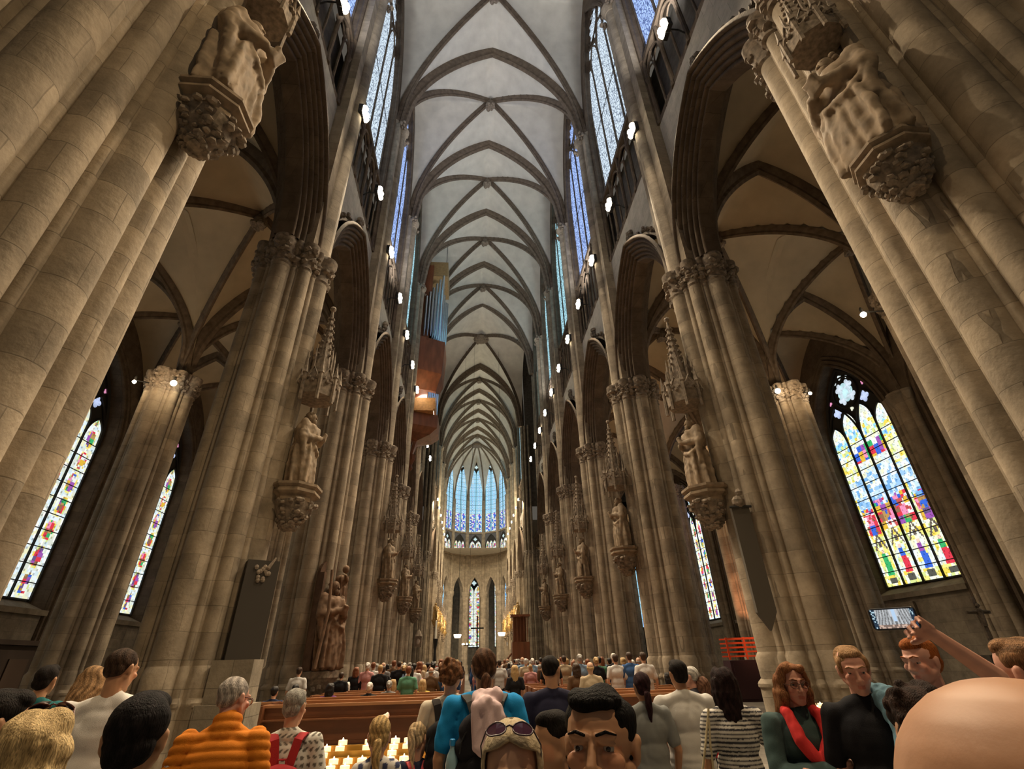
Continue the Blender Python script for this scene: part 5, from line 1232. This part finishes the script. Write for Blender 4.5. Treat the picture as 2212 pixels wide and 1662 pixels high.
obj('cap', MB().lathe((c0.x,c0.y,c0.z+.24), [(.017,0),(.017,.03),(.012,.034)], 12), mat('blue_cap', (.02,.25,.6), .4), t); obj('label_band', MB().lathe((c0.x,c0.y,c0.z+.06), [(.0385,0),(.0390,.0),(.0390,.07),(.0385,.07)], 16), mat('label_grey', (.3,.33,.36), .5), t)
tag(t, 'clear water bottle with blue cap in the side pocket of the central backpack', 'bottle')
# --- centre foreground
r = person('woman in a beige headscarf with sunglasses on top, facing the camera', 1106, 1562, 1.5, rz=PI-.15, skin='fair', hair=('none', (.05,.03,.02)), topc=(.30,.27,.22), sleeve='long', vox=.005, headpitch=-.1, seed=13)
hm = MB(); X = r.X; R3 = X.to_3x3()
def hood(yc, extra=0): pass
rows = []
for i in range(15):
    ph = PI*(i+.5)/16.5; row = []
    for j in range(29):
        th = PI*(-.335) - 2*PI*(j/28)*(1-.165) + PI*.0; th = PI/2 + (.34 + (2-.68)*j/28)*PI*1.0 - .0
        z = .032+.104*math.cos(ph)*1.0; rr = math.sin(ph); k = 1 if ph < PI*.6 else 1+.2*(ph-PI*.6)
        tw = min(1, max(0, (ph-.92)/.3)); thx = PI/2 + (th-PI/2-PI)*(1-.0) + PI if tw >= 1 else PI/2 + PI + (th-PI/2-PI)*(1+(1-tw)*.515)
        row.append(X@Vector((.089*rr*k*math.cos(thx), -.010+.108*rr*k*math.sin(thx), z-(.02 if ph > 2.4 else 0))))
    rows.append(row)
me = MB().rings(rows, close=False); o = obj('headscarf', me, mat('beige_scarf', (.42,.34,.22), .9, nz=.06, nscale=60, bump=.35), r.t, smooth=True)
sm = o.modifiers.new('thickness', 'SOLIDIFY'); sm.thickness = .006; sm.offset = 1
dr = MB().cap(r.U(0,-.02,1.56), r.U(0,-.02,1.42), .085, .12, 14).cap(r.U(-.05,.07,1.44), r.U(.08,.09,1.36), .05, .05); blob('scarf_drape', dr, .009, CLOTH, r.t, 2, folds(.006, 4), (.42,.34,.22))
glasses(r, up=True, dark=True, label='dark sunglasses resting on top of the beige headscarf', frame=(.05,.03,.04))
person('broad young man with cropped black hair in a navy T-shirt, head bent', 1190, 1418, 5.0, rz=-.1, skin='tan', hair=('crew', BLK), topc=(.02,.02,.045), headyaw=-.4, headpitch=-.25, seed=14, w=1.15, face=False)
r = person('man with thick black hair and stubble, face close to the camera, looking left', 1290, 1483, 1.36, rz=PI-.42, skin='tan', hair=('quiff', (.006,.005,.005)), topc=(.025,.022,.025), sleeve='long', vox=.0034, hvox=.003, headyaw=-.02, headpitch=.02, seed=15, w=1.28, facec='stubble', cvox=.008)
person('person in a dark hooded coat just behind the close black-haired man', 1196, 1535, 2.3, rz=PI-1.0, skin='tan', hair=('short', BLK), topc=(.012,.012,.014), sleeve='long', vox=.010, seed=16, face=False, w=1.0)
person('woman with dark ponytail in a grey short-sleeved top', 1383, 1452, 5.0, rz=0, skin='olive', hair=('lowpony', (.03,.012,.015)), topc=(.20,.21,.21), kind='coat', seed=17, face=False)
person('man with black hair in a light grey-white T-shirt, back to the camera', 1461, 1426, 5.2, rz=0, skin='olive', hair=('short', BLK), topc=(.58,.57,.55), seed=18, w=1.18, face=False)
person('older man with white hair in a dark jacket beside the light T-shirt', 1490, 1440, 7.0, rz=.9, skin='pink', hair=('crew', (.55,.53,.50)), topc=(.03,.03,.04), sleeve='long', seed=19, face=False)
person('person with brown hair in a red top, mostly hidden, right of centre', 1516, 1463, 7.0, rz=.1, hair=('bob', (.16,.08,.05)), topc=(.50,.02,.03), seed=20, face=False)
strp = lambda p: np.where((np.sin(p[:,2]*235) > .25)[:,None], np.array([[.04,.04,.05]]), np.array([[.60,.58,.54]]))
r = person('woman with very long dark hair in a striped T-shirt, filming', 1558, 1442, 4.4, rz=-.2, skin='tan', hair=('verylong', (.020,.010,.010)), tintf=strp, legc=(.30,.27,.15), seed=21, face=False, arms={1:'face'}, cvox=.008, w=.98)
t = empty('tote_bag', r.t.location, r.t.rotation_euler.z); t.scale = r.t.scale; m = MB().rings([[(-.30+a*.10,b*.05,z) for a, b in ((-1,-1),(1,-1),(1,1),(-1,1))] for z in (.62,.66,.95)]); m = MB()
for z, k in ((.64,.12),(.74,.13),(.84,.12),(.92,.10)): m.ell((-.29,-.05,z), (k,.055,.07), 8)
blob('bag_body', m, .012, CLOTH, t, 2, folds(.006, 8), (.55,.47,.30))
m = MB(); [m.tube([(-.29+q,-.05,.95), (-.235+q*.3,-.085,1.25), (-.175,-.055,1.475), (-.175,.04,1.44), (-.25,.02,1.1), (-.29+q,-.0,.95)], .008, 6) for q in (-.06,.06)]; m.c = [(.55,.47,.30,1)]*len(m.v); obj('strap', m, CLOTH, t)
tag(t, 'cream cloth tote bag hanging from the striped woman\'s left shoulder', 'bag')
# --- right
r = person('woman with glasses and reddish-brown hair, arms crossed, green jacket and red scarf', 1696, 1432, 3.9, rz=PI-.2, skin='pink', hair=('wavy', (.24,.10,.045), (.40,.20,.09)), topc=(.05,.085,.085), sleeve='long', vox=.005, seed=22, arms={1:'cross',-1:'cross'}, headpitch=-.08, headyaw=.12, foldamp=.011, kind='coat')
glasses(r, label='thin glasses on the woman with the red scarf', frame=(.10,.05,.03))
m = MB(); U = r.U
for s_ in (1,-1): m.cap(U(s_*.075,-.03,1.50), U(s_*.095,.085,1.465), .035, .035, 10); m.cap(U(s_*.095,.085,1.465), U(s_*.085,.155,1.34), .038, .038, 10); m.cap(U(s_*.085,.155,1.34), U(-s_*.0,.175,1.22), .038, .036, 10); m.cap(U(-s_*.0,.175,1.22), U(-s_*.05,.175,1.08), .036, .05, 10)
m.cap(U(-.07,-.07,1.505), U(.07,-.07,1.505), .032, .032, 10)
blob('scarf', m, .008, CLOTH, r.t, 2, folds(.006, 9, 40), (.70,.05,.05))
r = person('woman with pulled-back light brown hair and a pale blue shawl over her shoulder', 1828, 1396, 3.7, rz=PI-.7, skin='pink', hair=('bun', (.30,.17,.08), (.42,.26,.14)), topc=(.012,.012,.015), sleeve='long', vox=.005, seed=23, headyaw=.2, headpitch=-.22, kind='coat')
m = MB(); U = (lambda f: lambda x, y, z: f(-x*1.1, y*1.3, z+.03))(r.U)
m.cap(U(.02,-.07,1.50), U(.12,-.02,1.47), .04, .05, 10); m.cap(U(.09,.06,1.46), U(.13,.11,1.30), .045, .045, 10); m.cap(U(.13,.11,1.30), U(.10,.14,1.05), .045, .04, 10); m.cap(U(.10,.14,1.05), U(.02,.15,.92), .04, .035, 10)
m.cap(U(.12,-.02,1.46), U(.21,-.02,1.40), .06, .07, 10); m.cap(U(.21,-.03,1.40), U(.24,-.06,1.28), .07, .05, 10); m.cap(U(.08,-.1,1.46), U(.16,-.12,1.25), .05, .05, 10)
m.ell(U(.13,-.02,1.43), (.12,.12,.08), 8); m.ell(U(.20,-.0,1.36), (.11,.13,.10), 8); m.ell(U(.235,-.01,1.25), (.095,.12,.12), 8); m.ell(U(.14,.09,1.20), (.09,.07,.17), 8); m.ell(U(.17,.09,1.05), (.08,.07,.14), 8)
blob('shawl', m, .008, CLOTH, r.t, 2, folds(.010, 10, 40), (.16,.30,.40))
m = MB().cap(U(.235,-.03,1.20), U(.24,-.03,1.06), .072, .078, 10); blob('white_cuff', m, .009, CLOTH, r.t, 2, folds(.003, 1), (.68,.66,.58))
person('red-haired youngster in a dark navy top looking down to the left', 1975, 1377, 3.9, rz=PI-1.25, skin='pink', hair=('short', (.30,.085,.02), (.45,.15,.04)), topc=(.015,.022,.05), vox=.006, seed=24, headyaw=-.1, headpitch=-.12)
person('person with dark curly hair in front of the bald head at lower right', 1965, 1484, 2.05, rz=-.1, skin='tan', hair=('curly', (.028,.014,.010)), topc=(.03,.02,.02), vox=.009, hvox=.006, seed=25, face=False)
person('bald man very close to the camera at the lower right corner', 2165, 1447, .50, rz=.15, skin='olive', hair=('bald', (.03,.02,.015), 1), topc=(.05,.045,.05), vox=.006, seed=26, face=True, headpitch=.0)
# raised arm with a phone
hand_w = at(1966, 1346, 2.58); wrist = at(2020, 1374, 2.64); elbow = at(2150, 1462, 2.75)
r = person('person with light brown hair at the right edge raising an arm with a phone', 2190, 1378, 2.95, rz=.35, skin='pink', hair=('short', (.22,.12,.06)), topc=(.25,.12,.08), sleeve='none', vox=.0048, seed=27, face=False, arms={-1:(elbow, wrist, hand_w, (.25,.75,.6), 1.5)})
pc = at(1931, 1337, 2.56); t = empty('smartphone', pc); dcam = (CAM-pc).normalized(); zx = (RT*1.0 - UP*(-.05)).normalized(); zx = (zx - dcam*zx.dot(dcam)).normalized(); zy = dcam.cross(zx)
t.matrix_world = Matrix.Translation(pc) @ Matrix((zx, zy, dcam)).transposed().to_4x4()
def rrect(w_, h_, rad, z): return [(sx_*(w_/2-rad)+rad*math.cos(a), sy_*(h_/2-rad)+rad*math.sin(a), z) for sx_, sy_, a0 in ((1,1,0),(-1,1,PI/2),(-1,-1,PI),(1,-1,1.5*PI)) for a in [a0+k*PI/8 for k in range(5)]]
obj('case', MB().rings([rrect(.150,.074,.012,-.009), rrect(.154,.078,.013,-.006), rrect(.154,.078,.013,-.002), rrect(.150,.074,.012,.0)]), mat('phone_case', (.02,.025,.04), .3, spec=.6), t)
NXS, NYS = 72, 36; G = MB(); cols = []
for i in range(NXS):
    for j in range(NYS):
        x0, x1 = -.070+.140*i/NXS, -.070+.140*(i+1)/NXS; y0, y1 = -.033+.066*j/NYS, -.033+.066*(j+1)/NYS; G.add([(x0,y0,.0012),(x1,y0,.0012),(x1,y1,.0012),(x0,y1,.0012)], [(0,1,2,3)])
        u, v = i/NXS-.52, j/NYS; c = (.42,.44,.46); a = abs(u)*(1.3-.3*v)
        if abs(u) < .045 and v > .35: c = (.55,.75,1.0)
        elif abs(u) < .10 and v > .6: c = (.65,.68,.72)
        elif int(abs(u)*34*(1+.5*v)) % 3 == 0: c = (.20,.20,.20)
        elif int(abs(u)*34) % 3 == 1: c = (.62,.64,.66)
        if v < .18: c = (.25,.18,.15) if hsh(i//3, j//3) > .5 else (.7,.5,.4)
        if i < 7 or i > 64: c = (.03,.05,.08) if hsh(i//2, j//3) < .75 else (.5,.7,.8)
        cols.extend([(*c,1)]*4)
G.c = cols; sm_ = glass_mat('phone_screen', .9); obj('screen', G, sm_, t); tag(t, 'black smartphone held up sideways, its lit screen showing the nave', 'phone')

# --- the congregation: a few figures, copied with their own colours
SCOL = {'white':(.62,.61,.60),'navy':(.02,.03,.07),'black':(.015,.015,.018),'grey':(.20,.20,.21),'light blue':(.22,.34,.50),'blue':(.05,.12,.30),'green':(.10,.26,.17),'red':(.45,.04,.04),'beige':(.45,.36,.25),'brown':(.12,.07,.04),'purple':(.12,.03,.15),'yellow':(.60,.48,.10),'pink':(.55,.28,.28),'teal':(.03,.16,.17)}
HCOL = {'black':(.012,.010,.010),'dark brown':(.045,.025,.015),'auburn':(.20,.07,.03),'blond':(.45,.30,.14),'grey':(.32,.31,.29),'white':(.62,.60,.57)}
def cmat(nm, c): m = mat(nm, c, .85, bump=.2, nscale=60, spec=.15); return m
SM = {k: cmat('cloth_'+k.replace(' ','_'), v) for k, v in SCOL.items()}; HM_ = {k: mat('hair_'+k.replace(' ','_'), v, .5, nz=.3, nscale=60, stretch=(3,3,.4), bump=.4) for k, v in HCOL.items()}
TPL = {}
for hn, kw in {'short':dict(hair=('short',BLK), w=1.05), 'crew':dict(hair=('crew',BLK), sleeve='long', w=1.08, kind='coat'), 'bob':dict(hair=('bob',BLK), w=.95, sleeve='long'), 'long':dict(hair=('long',BLK), w=.92), 'bun':dict(hair=('bun',BLK), w=.95), 'bald':dict(hair=('bald',(.3,.28,.26)), w=1.08, sleeve='long')}.items():
    for st_ in (False, True): TPL[hn, st_] = person('template', 0, 0, 1, H=1.70, vox=.019, face=False, seed=len(hn), loc=(0,-30,1.7), seated=st_, **kw).t
def recolour(o, sc, hc):
    for ch in o.children:
        n = ch.name.split('.')[0]; m = SM[sc] if n in ('shirt','coat','blouse') else HM_[hc] if n == 'hair' else None
        if m: ch.material_slots[0].link = 'OBJECT'; ch.material_slots[0].material = m
def congregant(x, y, kind, sc, hc, H, lab, rz=0, grp='congregation standing at the pews', seated=False):
    c = copytree(TPL[kind, seated], (x, y, -.435*H/1.75 if seated else 0), rz); c.scale = (H/1.75*1.0,)*3; recolour(c, sc, hc); tag(c, lab, 'person', grp); return c
rnd = random.Random(12); WTS = ['black','black','black','navy','navy','navy','grey','grey','white','white','light blue','beige','brown','brown','pink','red','blue']
kd = {'short':'short-haired','crew':'crop-haired','bob':'bob-haired','long':'long-haired','bun':'bun-haired','bald':'balding'}
def at_y(px, Y): d = _f + RT*((px-1106)/FPX) + UP*((831-1442)/FPX); return CAM.x + d.x*Y/d.y
# those the photograph singles out (pixel column, distance along the nave, look)
SPEC = [(1331,14.0,'short','white','dark brown',1.78,0),(1392,13.8,'short','white','dark brown',1.80,0),(1362,14.6,'short','blue','dark brown',1.82,0),(1348,17.5,'bob','teal','blond',1.70,0),(883,15.0,'short','green','auburn',1.62,0),(828,19.6,'bald','grey','grey',1.74,0),(805,20.5,'bob','navy','white',1.74,0),
 (862,19.0,'crew','black','dark brown',1.76,0),(770,18.5,'bob','black','auburn',1.62,0),(740,17.4,'short','black','dark brown',1.5,0),(803,14.0,'bun','black','white',1.36,0),(719,14.1,'bob','purple','black',1.18,0),(603,13.9,'short','navy','black',1.28,0),(648,15.4,'short','white','dark brown',1.66,0),(646,14.6,'short','black','black',1.38,0),
 (1112,13.2,'long','black','blond',1.58,0),(1245,12.6,'bob','brown','dark brown',1.60,0),(1275,11.2,'bald','beige','blond',1.62,0),(1295,16.5,'short','green','black',1.74,0),(1318,18.2,'short','navy','black',1.70,0),(1440,15.5,'bob','black','black',1.30,0),(1205,19.5,'long','white','blond',1.70,0),(1225,19.3,'short','white','blond',1.72,0),(937,16.4,'short','white','white',1.45,0),(915,16.0,'long','yellow','blond',1.40,0),(905,17.5,'bob','pink','auburn',1.5,0)]
for k, (px, Y, kn, sc, hc, H, rz_) in enumerate(SPEC):
    st_ = 'seated' if H < 1.45 else 'standing'
    r0_ = max(v for v in PROW+[10.85] if v <= Y+.3); Y2 = r0_+(.22 if H < 1.45 else .66)
    congregant(at_y(px, Y2), Y2, kn, sc, hc, 1.72 if H < 1.45 else H, f'{kd[kn]} worshipper with {hc} hair in {sc}, {st_}, {"left" if px < 1020 else "right"} pews, {"left of the pair" if px == 1331 else "right of the pair" if px == 1392 else ["nearest rows","next rows back","middle rows"][0 if Y < 14.2 else 1 if Y < 17 else 2]}', rz_, seated=(H < 1.45), grp='congregation at the pews')
n_ = 0
ORD2 = ORD+['fourteenth','fifteenth','sixteenth','seventeenth','eighteenth','nineteenth','twentieth','twenty-first','twenty-second','twenty-third','twenty-fourth','twenty-fifth','twenty-sixth']
for i, y in enumerate(PROW):
    if i < 3: continue
    for side, (x0, x1) in ((-1,(-4.9,-1.2)), (1,(1.0,4.7))):
        for k in range(7):
            if rnd.random() < (.45 if i < 7 else .32): continue
            x = x0+.25+(x1-x0-.5)*k/6+rnd.uniform(-.06,.06); kn = rnd.choice(list(kd)); sc = rnd.choice(WTS); hc = rnd.choice(list(HCOL)) if kn != 'bald' else 'grey'; se = rnd.random() < .22
            congregant(x, y+(.22 if se else .66), kn, sc, hc, rnd.uniform(1.55,1.82), f'{"seated" if se else "standing"} {kd[kn]} worshipper, {hc} hair, {sc} top, {"left" if side < 0 else "right"} pews, {ORD2[i]} row, {ORD[k]} from left', 0, seated=se, grp='congregation at the pews'); n_ += 1
for k in range(10):
    y = 20+2.3*k; kn = rnd.choice(list(kd)); sc = rnd.choice(WTS); hc = 'dark brown'; congregant(-.1+rnd.uniform(-.5,.5), y, kn, sc, hc, rnd.uniform(1.6,1.8), f'{kd[kn]} person in {sc} standing in the centre aisle, {ORD[k]} from the camera', 0, grp='people in the centre aisle')
for o in TPL.values():
    for ch in list(o.children): bpy.data.objects.remove(ch)
    bpy.data.objects.remove(o)
